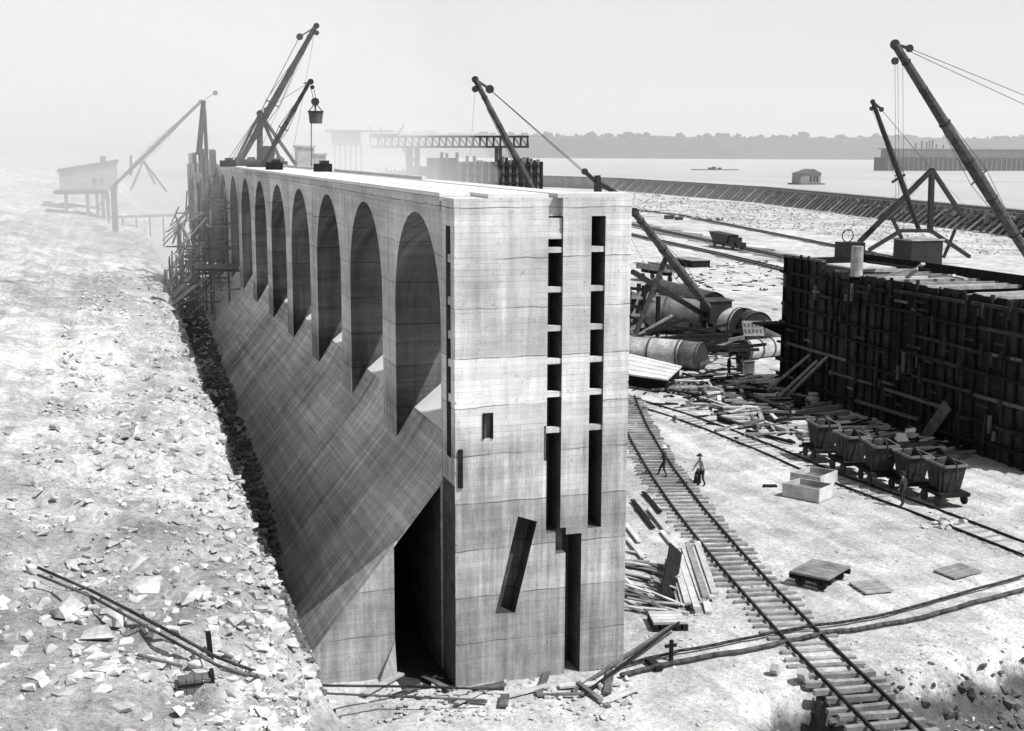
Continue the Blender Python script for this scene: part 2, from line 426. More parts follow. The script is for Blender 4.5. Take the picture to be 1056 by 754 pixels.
# bluffs on the far shore
hm = MB(); q = random.Random(5); n = 160
def shore(k):
    az = R(-42 + 84 * k) + AZ; d = 2650 + 500 * math.sin(k * 9) * .25
    return CAM.x + math.sin(az) * d, CAM.y + math.cos(az) * d
for i in range(n + 1):
    x, y = shore(i / n); dx, dy = (x - CAM.x), (y - CAM.y); l = math.hypot(dx, dy); dx /= l; dy /= l
    hh = 48 + 9 * nz(i * .11, 0, 1, 3, 3)
    hm.v += [Vector((x, y, 4)), Vector((x + dx * 60, y + dy * 60, 4 + hh * .8)), Vector((x + dx * 400, y + dy * 400, 6 + hh)), Vector((x + dx * 900, y + dy * 900, 0))]
for i in range(n):
    for k in range(3): a = i * 4 + k; hm.f.append((a, a + 1, a + 5, a + 4))
structure(hm, 'hills', 'wood_far', True)
tm = MB()
for i in range(1500):
    k = q.random(); x, y = shore(k); b = q.random()
    dx, dy = (x - CAM.x), (y - CAM.y); l = math.hypot(dx, dy); dx /= l; dy /= l
    hh = 48 + 9 * nz(k * n * .11, 0, 1, 3, 3)
    z = 4 + (hh * .95) * min(1, b * 1.25); d = 20 + b * 330
    vs, fs = q.choice(ROCKS); s_ = (4 + 13 * q.random() ** 1.6) * (1 if b > .3 else .8)
    tm.add([(x + dx * d + p.x * s_, y + dy * d + p.y * s_, z + p.z * s_ * 1.15 + 4) for p in vs], fs)
stuff(tm, 'far_wood', 'wood_far', 'hazy wooded bluff running along the far shore of the river', 'woods')

# ================================================================== LOCK WALL
lw = thing('lock_wall', (0, 0, 0), 'massive pale concrete lock wall with a row of arches and a sloping apron', 'lock wall')
mb = MB(); mb.box((0, 0, 0), (WT, 1.56, WH))
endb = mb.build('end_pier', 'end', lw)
c = MB()
c.box((3.2, -.3, 5.15), (3.72, 1.25, 15.9)); c.box((4.72, -.3, 5.2), (5.22, 1.25, 15.9))
c.box((3.92, -.3, -.5), (4.5, 1.25, 5.05)); c.box((3.55, -.3, 4.4), (3.93, .35, 5.3))
c.box((3.1, -.3, 7.7), (3.35, .06, 8.9)); c.box((3.21, -.3, 15.85), (3.71, .28, 17))
c.prism([(2.2, -.3, 5.85), (2.88, -.3, 5.6), (2.1, -.3, 2.45), (1.4, -.3, 2.5)], (0, .95, 0))
c.box((.95, -.3, 8.62), (1.3, .12, 9.45))
c.box((-.3, .45, 7.9), (.9, 1.02, 15.6))
cut(endb, c)
chq = random.Random(19); c = MB()
for ex in (0, WT):
    z = 1.2
    while z < 15.6: rock(c, (ex, 0, z), chq.choice((.04, .05, .06, .09, .12)), chq); z += chq.uniform(.5, 1.7)
for k in range(7): rock(c, (.6 + k * .83 + chq.uniform(-.2, .2), 0, WH), chq.uniform(.03, .07), chq)
cut(endb, c)
bars = [PS(573, v, 0).z for v in (258, 299, 339, 373, 407, 444)]
for z in [15.25] + bars:
    MB().box((3.2, .06, z - .09), (3.72, .3, z + .09)).build('cross_bar', 'end', lw)
for z in bars: MB().box((4.72, .06, z - .09), (5.22, .3, z + .09)).build('cross_bar', 'end', lw)
for v in (267, 311, 346, 375, 411): z = PT(463, v, 0).z; MB().box((.06, .45, z - .13), (.3, 1.02, z + .13)).build('cross_bar', 'end', lw)
MB().box((3.2, .1, 15.3), (3.72, .5, 15.84)).build('slot_plug', 'arcade', lw)
fr = MB(); fr.box((.95, -.04, 8.6), (1.01, .08, 9.47)); fr.box((1.25, -.04, 8.6), (1.31, .08, 9.47)); fr.box((1.01, -.04, 9.39), (1.25, .08, 9.47))
fr.build('hatch_frame', 'timber_dark', lw)
MB().box((.1, -.07, 7.0), (.26, 0.0, 8.3)).build('cleat', 'timber_dark', lw)
# arcade
mb = MB(); mb.box((0, 1.62, 0), (WT, WL, WH)); arc = mb.build('arcade', 'arcade', lw)
c = MB(); PITCH = 9.34
arches = [(1.72 + PITCH * k, 1.72 + PITCH * k + 6.95) for k in range(9)]
for a, b in arches:
    r = (b - a) / 2; y = (a + b) / 2; ped = [(-1, a, 5.5)] + [(-1, y - r * math.cos(math.pi * i / 18), 12.2 + 3.65 * math.sin(math.pi * i / 18)) for i in range(19)] + [(-1, b, 5.5)]
    c.prism(ped, (WT + 2, 0, 0))
cut(arc, c)
c = MB()
for a, b in arches: c.box((4.4, a, 9.0), (WT + 2, b, 16.3)); c.box((4.72, a, 16.2), (WT + 2, b, 18))
cut(arc, c)
c = MB()
for a, b in arches: c.box((-.5, b + 1.1, 7.4), (.05, b + 1.16, 17))
cut(arc, c)
def paint(ob, mat, test):
    ob.data.materials.append(M[mat]); i = len(ob.data.materials) - 1
    for p in ob.data.polygons:
        if test(p.center, p.normal): p.material_index = i
paint(arc, 'inside', lambda c, n: .08 < c.x < WT - .05 and c.z < 16.35 and abs(n.x) < .5 and 1.7 < c.y < WL - .05)  # shade painted on the arch insides
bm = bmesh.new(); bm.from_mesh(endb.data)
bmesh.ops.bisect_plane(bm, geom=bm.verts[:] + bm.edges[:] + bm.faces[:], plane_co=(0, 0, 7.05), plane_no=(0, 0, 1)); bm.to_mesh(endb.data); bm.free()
paint(endb, 'slot', lambda c, n: n.x < -.9 and abs(c.x) < .01 and c.z < 7.04)  # lower pier side painted dark as shade
paint(endb, 'slot', lambda c, n: .02 < c.y < 1.5 and 3.0 < c.x < 5.4 and c.z < 16 or (.02 < c.x < 1 and .4 < c.y < 1.1 and 7.8 < c.z < 15.7))  # slot insides painted dark as shade
paint(endb, 'inside', lambda c, n: .02 < c.y < 1.2 and .9 < c.x < 2.95 and 2 < c.z < 9.5)  # shallow recesses darkened as shade
# apron, its floor running on through the arches
prof = [(-4.75, 0), (-4.75, 1.0), (-.02, 6.82), (.72, 8.0), (1.76, 8.86), (3.3, 10.2), (WT - .05, 10.3), (WT - .05, .02)]
apr = MB().prism([(t_, 1.66, z_ - (.3 if z_ == 0 else 0)) for t_, z_ in prof], (0, WL - 1.72, 0)).build('apron', 'apron', lw)
VX = -1.72
cut(apr, MB().prism([(VX, 1.0, -1), (VX, 1.0, 4.62), (-.06, 1.0, 6.68), (-.06, 1.0, -1)], (0, 8.5, 0)))  # hollow added under the apron to blacken its shadowed end
paint(apr, 'slot', lambda c, n: 1.7 < c.y < 9.6 and VX - .02 < c.x < 0 and c.z < 6.72 and n.z < .5)  # faces of the added hollow painted dark as shade
paint(apr, 'sun_patch', lambda c, n: c.x > .7 and c.z > 6.8 and n.z > .2)  # arch floor painted pale where the sun patch falls
MB().prism([(-4.74, 1.64, -.3), (-4.74, 1.64, .99), (VX, 1.64, 4.70), (VX, 1.64, -.3)], (0, .017, 0)).build('apron_end', 'apron_end', lw)
MB().prism([(VX - .001, 1.3, 0), (VX - .001, 1.62, 1.3), (VX - .62, 1.3, 0.0)], (0, .2, 0)).build('footing', 'apron_end', lw)
# deck: strips between form joints and a fascia
for x0, x1 in ((-.05, 1.0), (1.14, 3.2), (3.52, WT + .05)):
    MB().box((x0, .0 if x0 > 0 else 1.62, WH + .002), (min(x1, 4.70), WL, WH + .14)).build('deck_slab', 'deck', lw)
MB().box((4.702, 0, WH + .002), (WT + .05, 1.6, WH + .14)).build('deck_slab', 'deck', lw)
MB().box((-.06, 1.62, WH - .42), (-.002, WL, WH - .02)).build('fascia', 'arcade', lw)
for y0, y1 in ((20, 44), (46, 70)): MB().box((3.9, y0, WH + .145), (4.1, y1, WH + .3)).build('curb', 'deck', lw)

# rubble lying in the trench and over the bank
def scatter(n, fn, name, mat, label):
    mb = MB()
    for _ in range(n):
        r_ = fn()
        if r_: rock(mb, r_[0], r_[1])
    return stuff(mb, name, mat, label, 'rubble')
def tr():
    s = -3 + 95 * rnd.random() ** 1.5; lo = edge_t(s) + .1; t_ = rnd.uniform(lo, -4.6 + max(0, fill(s) - 1) * .8)
    return (t_, s, max(fill(s), bz(t_, s)) + rnd.uniform(-.1, .12)), rnd.uniform(.08, .34)
scatter(2600, tr, 'trench_rubble', 'rock_dark', 'dark broken stone filling the trench at the foot of the apron')
def bk():
    s = -22 + 110 * rnd.random() ** 3.0; e = rnd.random() ** 1.6 * 9 - .9; t_ = edge_t(s) - e
    if nz(t_, s, .35, 3, 31) < -.05 and rnd.random() < .75: return None
    sz_ = .035 + .3 * rnd.random() ** 5 + (.05 if e < .6 else 0); return (t_, s, bz(t_, s) + sz_ * .15), sz_
scatter(17000, bk, 'bank_rubble', 'rock', 'pale broken limestone strewn over the bank left of the wall')
def bb():
    u, v = rnd.choice([(rnd.gauss(130, 40), rnd.gauss(600, 30)), (rnd.gauss(140, 60), rnd.gauss(450, 14)), (rnd.gauss(120, 70), rnd.gauss(690, 22)), (rnd.gauss(255, 22), rnd.gauss(600, 45))])
    p = GB(u, v); z_ = .1 + .28 * rnd.random() ** 2
    return (p.x, p.y, p.z + z_ * .1), z_
scatter(280, bb, 'bank_blocks', 'rock', 'broken limestone blocks heaped in patches on the near bank')
bl = [(140, 585, 1.0, 'flat topmost'), (97, 604, .8, 'pale rounded'), (150, 610, 1.0, 'big blocky'), (205, 617, .8, 'smaller grey'), (240, 612, .35, 'little upright'),
      (180, 453, .9, 'wide ledge'), (110, 452, .9, 'long low ledge'), (140, 447, .8, 'low pale'), (210, 585, .3, 'small loose'), (75, 632, .9, 'half buried'), (120, 640, .8, 'pale slab'), (100, 660, .8, 'wide slab'), (260, 545, .4, 'single dark-edged')]
where = ['above the pair of pale blocks', 'at the left of the flat slab', 'under the flat slab near the pipes', 'right of the blocky one', 'right of the grey one', 'half way up the bank', 'far up the bank, left end of the ledges', 'far up the bank, between two ledges',
         'above the grey block', 'below the pipe line at the far left', 'just under the pipe line', 'lowest of those under the pipe line', 'close to the trench edge']
for (u, v, sz_, ds), wh in zip(bl, where):
    p = GB(u, v); mb = MB(); rock(mb, p + Vector((0, 0, sz_ * .1)), sz_ * .75)
    solo(mb, 'boulder', 'rock', p, f'{ds} limestone boulder {wh}', 'boulder', 'boulders on the rock bank')

# ================================================================== things on the bank
def hug(uvs, lift=.1, fn=None):
    out = []
    for a, b in zip(uvs, uvs[1:]):
        for i in range(6): out.append((a[0] + (b[0] - a[0]) * i / 6, a[1] + (b[1] - a[1]) * i / 6))
    out.append(uvs[-1]); res = []
    for u, v in out:
        p = (fn or GB)(u, v); res.append(p + Vector((0, 0, lift)))
    return res
def pipe(pts, r, name, mat, label, cat, group):
    mb = MB().path(pts, r); return solo(mb, name, mat, pts[0], label, cat, group, True)
p1 = [GB(40, 600), GB(95, 624), GB(165, 662), GB(224, 694)]
p1 = [p + Vector((0, 0, .42)) for p in p1]
p1e = [GB(258, 702) + Vector((0, 0, .3)), G(334, 707, 1.2), G(420, 708, .35), G(520, 711, .2)]
pipe(p1 + p1e, .045, 'pipe', 'iron', 'upper iron pipe crossing the bank from the left edge to the wall foot', 'pipe', 'pipes across the bank')
p2 = [GB(u, v) + Vector((0, 0, .4)) for u, v in ((40, 607), (95, 630), (165, 669), (224, 702), (252, 711))] + [G(334, 715, 1.2), G(400, 718, .5), G(500, 722, .3)]
pipe(p2, .04, 'pipe', 'rust', 'lower rusty pipe crossing the bank below the other one', 'pipe', 'pipes across the bank')
a, b = G(229, 710, 4.2), G(377, 723, 1.0)
solo(MB().beam(a, b, .22, .07), 'plank', 'timber_pale', a, 'long pale plank sloping from the bank to the wall foot', 'plank')
pc = GB(200, 712); mb = MB()
for k in range(4): mb.box((pc.x - .36 + k * .19, pc.y - .2, pc.z - .2), (pc.x - .185 + k * .19, pc.y + .2, pc.z + .34))
cr_ = thing('crate', pc, 'weathered plank crate sunk in the bank below the pipes', 'crate')
mb.build('board', 'timber_mid', cr_); mb = MB(); mb.box((pc.x - .38, pc.y - .23, pc.z + .2), (pc.x + .4, pc.y - .203, pc.z + .26)).build('batten', 'timber_dark', cr_)
MB().box((pc.x + .385, pc.y - .2, pc.z - .2), (pc.x + .48, pc.y + .22, pc.z + .42)).build('end_post', 'timber_dark', cr_)
pp = GB(218, 676); mb = MB().beam(pp - Vector((0, 0, .3)), pp + Vector((-.06, .05, .62)), .13)
solo(mb, 'post', 'timber_dark', pp, 'short dark post standing upright in the rubble of the bank', 'post')
for u, v, du, lab in ((165, 686, 46, 'thin grey stick lying in gravel below the pipes'), (238, 682, 26, 'dark board stub lying right of the short post'), (345, 640, 0, None)):
    if lab:
        a, b = GB(u - du / 2, v - 6), GB(u + du / 2, v + 6); solo(MB().beam(a + Vector((0, 0, .12)), b + Vector((0, 0, .12)), .08, .06), 'stick', 'timber_mid', a, lab, 'stick')
# debris at the wall foot
dq = random.Random(8)
dl = ['pale board', 'split board', 'grey batten', 'dark batten', 'short block', 'bent lath', 'long batten', 'wet board', 'thin strip', 'broken lath', 'plank end', 'rough board', 'narrow board', 'tilted board']
dw = [(395, 705), (420, 712), (450, 704), (490, 716), (505, 708), (520, 722), (545, 712), (560, 704), (578, 716), (598, 706), (612, 716), (628, 703), (640, 716), (480, 722)]
for i, (u, v) in enumerate(dw):
    p = G(u, v, .12); a_ = dq.uniform(0, 3.14); l = dq.uniform(.35, 1.1); d = Vector((math.cos(a_), math.sin(a_), dq.uniform(-.05, .12))) * l
    near = 'in front of the dark gap beside the apron' if u < 470 else ('below the left half of the end face' if u < 540 else ('below the slots of the end face' if u < 610 else 'by the right corner of the end face'))
    solo(MB().beam(p - d, p + d, dq.uniform(.12, .3), .07), 'debris_board', 'timber_pale' if i % 3 == 0 else 'timber_mid', p, f'{dl[i]} lying {near}', 'board', 'loose boards at the wall foot')
mb = MB()
for _ in range(260):
    u, v = rnd.uniform(380, 655), rnd.uniform(697, 745); p = G(u, v); rock(mb, (p.x, p.y, .02), rnd.uniform(.05, .2))
stuff(mb, 'wall_foot_rubble', 'rock', 'loose stone chips along the foot of the end face', 'rubble')

# ================================================================== TRACKS
def track(center, gauge, tie_sp, tie_len, name, label, z0, maxt, seed, tie_mat='timber_mid', rail_h=.15, rail_w=.075, tie_h=.16, tie_w=.21, zfn=None, jit=.11):
    q = random.Random(seed)
    tk = thing(name, center[0], label, 'railway track', 'construction tracks on the lock floor')
    # resample
    acc = [0]
    for a, b in zip(center, center[1:]): acc.append(acc[-1] + (b - a).length)
    def pt(d):
        for i in range(len(center) - 1):
            if d <= acc[i + 1] or i == len(center) - 2:
                k = (d - acc[i]) / (acc[i + 1] - acc[i]); return center[i].lerp(center[i + 1], k), (center[i + 1] - center[i]).normalized()
    L_ = acc[-1]; nseg = max(2, int(L_ / 2))
    for sgn in (-1, 1):
        mb = MB(); prev = None
        for i in range(nseg + 1):
            p, d = pt(L_ * i / nseg); nrm = Vector((d.y, -d.x, 0)).normalized()
            w_ = p + nrm * (sgn * gauge / 2); w_.x += .02 * q.uniform(-1, 1); w_.z = z0 + tie_h + rail_h / 2 + (zfn(w_) if zfn else 0)
            if prev is not None:
                mb.beam(prev, w_, rail_w, .03); mb.beam(prev - Vector((0, 0, rail_h * .45)), w_ - Vector((0, 0, rail_h * .45)), rail_w * 1.7, .03); mb.beam(prev - Vector((0, 0, rail_h * .2)), w_ - Vector((0, 0, rail_h * .2)), .03, rail_h * .5)
            prev = w_
        mb.build('rail', 'iron', tk)
    nt_ = min(maxt, int(L_ / tie_sp)); 
    for i in range(nt_):
        p, d = pt(i * L_ / nt_ + q.uniform(-.07, .07)); nrm = Vector((d.y, -d.x, 0)); nrm = (nrm + d * q.uniform(-.07, .07)).normalized()
        l = tie_len * q.uniform(.9, 1.12) / 2; o = q.uniform(-jit, jit); z = z0 + tie_h / 2 - q.uniform(0, .02) + (zfn(p) if zfn else 0)
        MB().beam((p - nrm * (l + o)).xy.to_3d() + Vector((0, 0, z)), (p + nrm * (l - o)).xy.to_3d() + Vector((0, 0, z)), tie_w * q.uniform(.8, 1.2), tie_h).build('tie', tie_mat, tk)
    return tk
LR = [(650, 449), (745.6, 584), (882, 729.5)]
RR = [(650, 425.6), (715, 499), (772, 570), (826, 628), (875, 675), (931, 728.5), (985, 778)]
def cen(d_l):           # centre: left rail shifted by half a gauge
    pts = [G(u, v, .3) for u, v in d_l]; out = []
    for i, p in enumerate(pts):
        d = (pts[min(i + 1, len(pts) - 1)] - pts[max(i - 1, 0)]).normalized(); nrm = Vector((-d.y, d.x, 0))
        if nrm.x < 0: nrm = -nrm
        out.append(p + nrm * .76)
    return [Vector((p.x, p.y, 0)) for p in out]
C0 = cen(LR)
def quad(k):        # one smooth curve through the three surveyed points, run on at both ends
    a_, b_, c_ = C0; k2 = (b_ - a_).length / ((b_ - a_).length + (c_ - b_).length)
    return a_ * ((k - k2) * (k - 1) / (k2)) + b_ * (k * (k - 1) / (k2 * (k2 - 1))) + c_ * (k * (k - k2) / (1 - k2))
C1 = [quad(-.35 + 1.52 * i / 24) for i in range(25)]
track(C1, 1.52, .66, 2.65, 'main_track', 'long straight track on closely laid ties running past the wall into the foreground', -.06, 100, 3, 'timber_grey', tie_h=.18, tie_w=.2)
C2 = [G(u, v, .2) for u, v in ((560, 380), (650, 411), (694, 424), (742, 441), (800, 464), (850, 486), (905, 506), (960, 526), (1010, 545), (1070, 568))]
C2 = [Vector((p.x, p.y, 0)) for p in C2]
track(C2, 1.5, .75, 2.3, 'spur_track', 'half buried track curving from the wall to the row of concrete buckets', -.1, 90, 4, 'timber_grey', tie_h=.13)
CA = [Vector((p.x, p.y, 0)) for p in [G(u, v) for u, v in ((600, 225), (656, 233), (735, 250), (809, 266), (900, 287), (1000, 312))]]
track(CA, 1.5, 2.0, 2.6, 'far_track', 'far track passing in front of the steam dump car', .0, 100, 5, 'timber_dark', rail_h=.2, rail_w=.13)
CB = [Vector((p.x, p.y, 0)) for p in [G(u, v) for u, v in ((600, 231), (653, 243), (735, 261), (809, 279), (900, 303))]]
track(CB, 1.5, 2.0, 2.6, 'middle_track', 'middle track between the far track and the flat pontoon', .0, 90, 6, 'timber_dark', rail_h=.2, rail_w=.13)
CCc = [Vector((p.x, p.y, 0)) for p in [G(u, v) for u, v in ((640, 215), (700, 222), (790, 240), (870, 256), (960, 275))]]
track(CCc, 1.5, 2.5, 2.6, 'outer_track', 'outermost track along the edge of the rubble field', .0, 90, 7, 'timber_dark', rail_h=.2, rail_w=.13)
# cinder beds under the far tracks
for C_, w0, w1, nm in ((CA, -3.4, 5.6, 'road'), (CCc, -2.0, 2.2, 'path'), (CB, -1.8, 1.8, 'road')):
    mb = MB(); q = random.Random(len(nm)); P_ = []
    for a, b in zip(C_, C_[1:]):
        for i in range(12): P_.append(a.lerp(b, i / 12))
    for i, p in enumerate(P_):
        d = (C_[-1] - C_[0]).normalized(); nrm = Vector((d.y, -d.x, 0))
        for o in (w0 * q.uniform(.5, 1.2), w1 * q.uniform(.4, 1.2)): v_ = p - nrm * o; mb.v.append(Vector((v_.x, v_.y, .09)))
    for i in range(len(P_) - 1): mb.f.append((2 * i, 2 * i + 1, 2 * i + 3, 2 * i + 2))
    structure(mb, nm, 'dirt')
# low trestle where the main track crosses the ditch
tr_ = thing('track_trestle', G(812, 712), 'low timber trestle carrying the main track over the ditch', 'trestle')
def on_c(d):
    return quad(d)
dv = (C1[-1] - C1[-2]).normalized(); nv = Vector((dv.y, -dv.x, 0))
dn = dv; nn = nv
for sgn in (-1, 1):
    a = quad(.9) + nn * sgn * .75; b = C1[-1] + nn * sgn * .75
    MB().beam(Vector((a.x, a.y, -.24)), Vector((b.x, b.y, -.24)), .28, .3).build('stringer', 'timber_mid', tr_)
    for k in (.1, .45, .8):
        p = quad(.93 + k * .2) + nn * sgn * 1.0
        MB().beam(Vector((p.x + sgn * .3 * nn.x, p.y, -2.3)), Vector((p.x, p.y, -.33)), .3, .3).build('post', 'timber_mid', tr_)
for i, (u, v, z1, ds) in enumerate(((798, 688, .35, 'first pale'), (826, 692, .5, 'second'), (790, 700, -.2, 'short dark'))):
    b = G(u, v, z1); a = G(u + 14, v + 40, -1.7)
    solo(MB().beam(a, b, .26, .26), 'ditch_post', 'timber_pale' if i < 2 else 'timber_dark', a, f'{ds} leaning post in the ditch left of the track', 'post', 'leaning posts in the ditch')

# ================================================================== FOREGROUND LOCK FLOOR
def gp(u, v, lift=0.0):
    p = G(u, v); p.z = gz(p.x, p.y) + lift; return p
pg = 'pipes and poles across the foreground'
def gpath(uvs, lift): return hug(uvs, lift, lambda u, v: gp(u, v))
pipe(gpath([(640, 690), (700, 676), (800, 657), (852, 648), (900, 640), (950, 628), (1056, 598)], .16), .06, 'pipe', 'iron', 'upper thin pipe lying across the floor under the main track', 'pipe', pg)
pipe(gpath([(640, 699), (700, 686), (800, 668), (850, 657), (900, 649), (950, 640), (1056, 612)], .14), .09, 'pipe', 'rust', 'lower thicker pipe lying next to the thin one', 'pipe', pg)
a, b = gp(590, 716, .1), gp(694, 652, .3); solo(MB().tube(a, b, .07, .05), 'pole', 'timber_mid', a, 'long pole leaning out from the small plank stack', 'pole', pg)
a, b = gp(600, 720, .1), gp(700, 654, .42); solo(MB().tube(a, b, .06, .05), 'pole', 'timber_dark', a, 'darker pole beside the one leaning from the plank stack', 'pole', pg)
p = gp(692, 681); mb = MB(); mb.box((p.x - .06, p.y - .06, p.z - .1), (p.x + .06, p.y + .06, p.z + .75)); mb.box((p.x - .25, p.y - .05, p.z + .5), (p.x + .2, p.y + .05, p.z + .6))
solo(mb, 'stake', 'timber_dark', p, 'small dark stake with a crosspiece by the thin pipe', 'stake')
a, b = gp(668, 683, .12), gp(680, 693, .12); solo(MB().beam(a, b, .3, .16), 'block', 'timber_dark', a, 'dark wooden block lying between the two pipes', 'block')
# lumber stack
lq = random.Random(11); names = ['pale straight board', 'grey straight board', 'weathered board']
for i in range(12):
    k = i / 11; u0, v0 = 690 + 28 * k, 580 - 14 * k; u1, v1 = 703 + 34 * k, 628 + 2 * k - 8 * (i > 9)
    layer = i % 3
    a, b = gp(u0 + lq.uniform(-2, 2), v0 + lq.uniform(-6, 6), .1 + .1 * layer), gp(u1, v1 + lq.uniform(-7, 6), .08 + .1 * layer)
    o_ = 'first second third fourth fifth sixth seventh eighth ninth tenth eleventh last'.split()[i]
    solo(MB().beam(a, b, .27, .09), 'board', 'timber_pale' if i % 4 else 'timber_grey', a, f'{o_} from the left of the straight boards stacked beside the main track', 'board', 'straight boards by the main track')
for i in range(34):
    u, v = lq.uniform(645, 692), lq.uniform(572, 632)
    if u > 678 and v < 585: v += 20
    an = R(lq.gauss(-38, 14)); l = lq.uniform(.5, 1.3); p = gp(u, v, .1 + .32 * lq.random() * (1 - abs(v - 602) / 40)); ca = AZ
    d = Vector((math.cos(an - ca), math.sin(an - ca), lq.uniform(-.12, .12))) * l
    solo(MB().beam(p - d, p + d, lq.uniform(.1, .24), .06), 'scrap_board', ['timber_pale', 'timber_grey', 'timber_mid'][i % 3], p, 'short board in the jumbled heap between the wall corner and the straight boards', 'board', 'jumbled boards by the wall corner')
a, b = gp(682, 622, .1), gp(690, 586, .75)
mb = MB().beam(a + Vector((.25, 0, 0)), b + Vector((.3, 0, .1)), .7, .08, (0, -1, .4)); solo(mb, 'panel', 'timber_dark', a, 'dark wooden panel tipped up between the heap and the straight boards', 'panel')
for i, (u, v, w_, ds) in enumerate(((652, 552, 22, 'flat pale board nearest the wall corner'), (665, 536, 26, 'dark board tilted up above the heap'), (679, 540, 30, 'long pale board above the heap close to the ties'), (672, 520, 26, 'thin dark board beside the ties'), (660, 528, 24, 'short dark board farthest up'), (655, 568, 24, 'grey board by the wall edge'), (690, 560, 24, 'grey board lying over the heap top'))):
    a, b = gp(u - w_ / 3, v - w_ / 2.4, .12), gp(u + w_ / 3, v + w_ / 2.4, .12); solo(MB().beam(a, b, .22, .08), 'loose_board', ['timber_pale', 'timber_dark'][i in (1, 3, 4)], a, ds, 'board', 'loose boards around the lumber heap')
ps = gp(691, 651); st_ = thing('plank_stack', ps, 'small neat stack of four pale planks on dark sleepers', 'plank stack')
dx = (gp(708, 650) - gp(674, 651)); dx.z = 0; dx /= 2; dyv = Vector((-dx.y, dx.x, 0)).normalized()
for k in range(4):
    c_ = ps + dyv * (.12 + k * .3) + Vector((0, 0, .3)); MB().obox(c_, dx, dyv * .135, (0, 0, .05)).build('plank', 'timber_pale', st_)
for k in (-.9, -.45, 0, .45, .9): MB().obox(ps + dx * k + dyv * .5 + Vector((0, 0, .12)), dx.normalized() * .1, dyv * .62, (0, 0, .125)).build('sleeper', 'timber_dark', st_)
# flat push car
pcx = gp(843, 603); fc = thing('flat_car', pcx, 'empty flat push car with small iron wheels standing on the bare floor', 'cart')
q0, q1, q2, q3 = [G(u, v, .62) for u, v in ((814, 589), (854, 597), (872, 582), (838, 576))]
top = MB(); ax = (q1 - q0); ay = (q3 - q0)
for k in range(5):
    a_ = q0 + ay * (k / 5); b_ = q0 + ay * ((k + .94) / 5); top.add([a_, a_ + ax, b_ + ax, b_, a_ - Vector((0, 0, .09)), a_ + ax - Vector((0, 0, .09)), b_ + ax - Vector((0, 0, .09)), b_ - Vector((0, 0, .09))], [(0, 1, 2, 3), (4, 7, 6, 5), (0, 4, 5, 1), (1, 5, 6, 2), (2, 6, 7, 3), (3, 7, 4, 0)])
top.build('deck', 'timber_grey', fc)
for k in (.08, .92): a_ = q0 + ay * k - Vector((0, 0, .2)); MB().beam(a_ - ax * .04, a_ + ax * 1.04, .16, .2).build('side_sill', 'timber_dark', fc)
for i in (.22, .78):
    for k in (.12, .88):
        c_ = q0 + ax * i + ay * k; c_.z = .2; n_ = ay.normalized() * .05; MB().tube(c_ - n_, c_ + n_, .22, .22, 16).build('wheel', 'iron', fc)
    a_ = q0 + ax * i + ay * .02; b_ = q0 + ax * i + ay * .98; a_.z = b_.z = .22; MB().tube(a_, b_, .05, .05, 8).build('axle', 'iron', fc)
for nm, qd, ds in (('plank_mat', ((875, 603), (893, 615), (921, 611), (903, 600)), 'low mat of four grey planks right of the push car'), ('plank_mat', ((962, 590), (985, 599), (1012, 592), (990, 583)), 'low plank mat farther right near the frame edge')):
    qq = [gp(u, v, .1) for u, v in qd]; pm = thing(nm, qq[0], ds, 'plank mat', 'plank mats on the floor'); ax = qq[3] - qq[0]; ay = qq[1] - qq[0]
    for k in range(4): MB().beam(qq[0] + ay * ((k + .5) / 4), qq[0] + ax + ay * ((k + .5) / 4), ay.length / 4 * .86, .06).build('plank', 'timber_grey', pm)
# mortar boxes
def mortar_box(quad, z, h, label):
    qq = [G(u, v, z) for u, v in quad]; base = sum(qq, Vector()) / 4; base.z = z - h + .03
    o = thing('mortar_box', base, label, 'box', 'mortar boxes on the floor')
    ax = qq[1] - qq[0]; ay = qq[3] - qq[0]; n1, n2 = ax.normalized(), ay.normalized(); T_ = .07
    d = Vector((0, 0, h))
    MB().prism([qq[0], qq[1], qq[1] - d, qq[0] - d], n2 * T_).build('side', 'timber_pale', o)
    MB().prism([qq[3], qq[2], qq[2] - d, qq[3] - d], -n2 * T_).build('side', 'timber_pale', o)
    MB().prism([qq[1] + n2 * .072, qq[2] - n2 * .072, qq[2] - n2 * .072 - d, qq[1] + n2 * .072 - d], -n1 * T_).build('end', 'timber_pale', o)
    MB().prism([qq[0] + n2 * .072, qq[3] - n2 * .072, qq[3] - n2 * .072 - d, qq[0] + n2 * .072 - d], n1 * T_).build('end', 'timber_pale', o)
    c_ = (qq[0] + qq[2]) / 2 - Vector((0, 0, h * .45)); MB().obox(c_, ax * .46, ay * .44, (0, 0, .03)).build('mortar', 'steel', o)
mortar_box(((807, 498), (845, 505), (860, 499), (825, 493)), .75, .72, 'front one of the two pale wooden mortar boxes')
mortar_box(((815, 487), (846, 492), (864, 485), (835, 481)), .75, .72, 'rear one of two wooden mortar boxes, closer to the concrete buckets')
a, b = gp(787, 502, .06), gp(801, 502, .06); solo(MB().beam(a, b, .35, .08), 'board', 'timber_dark', a, 'single dark board lying flat on open ground right of the men on the track', 'board')
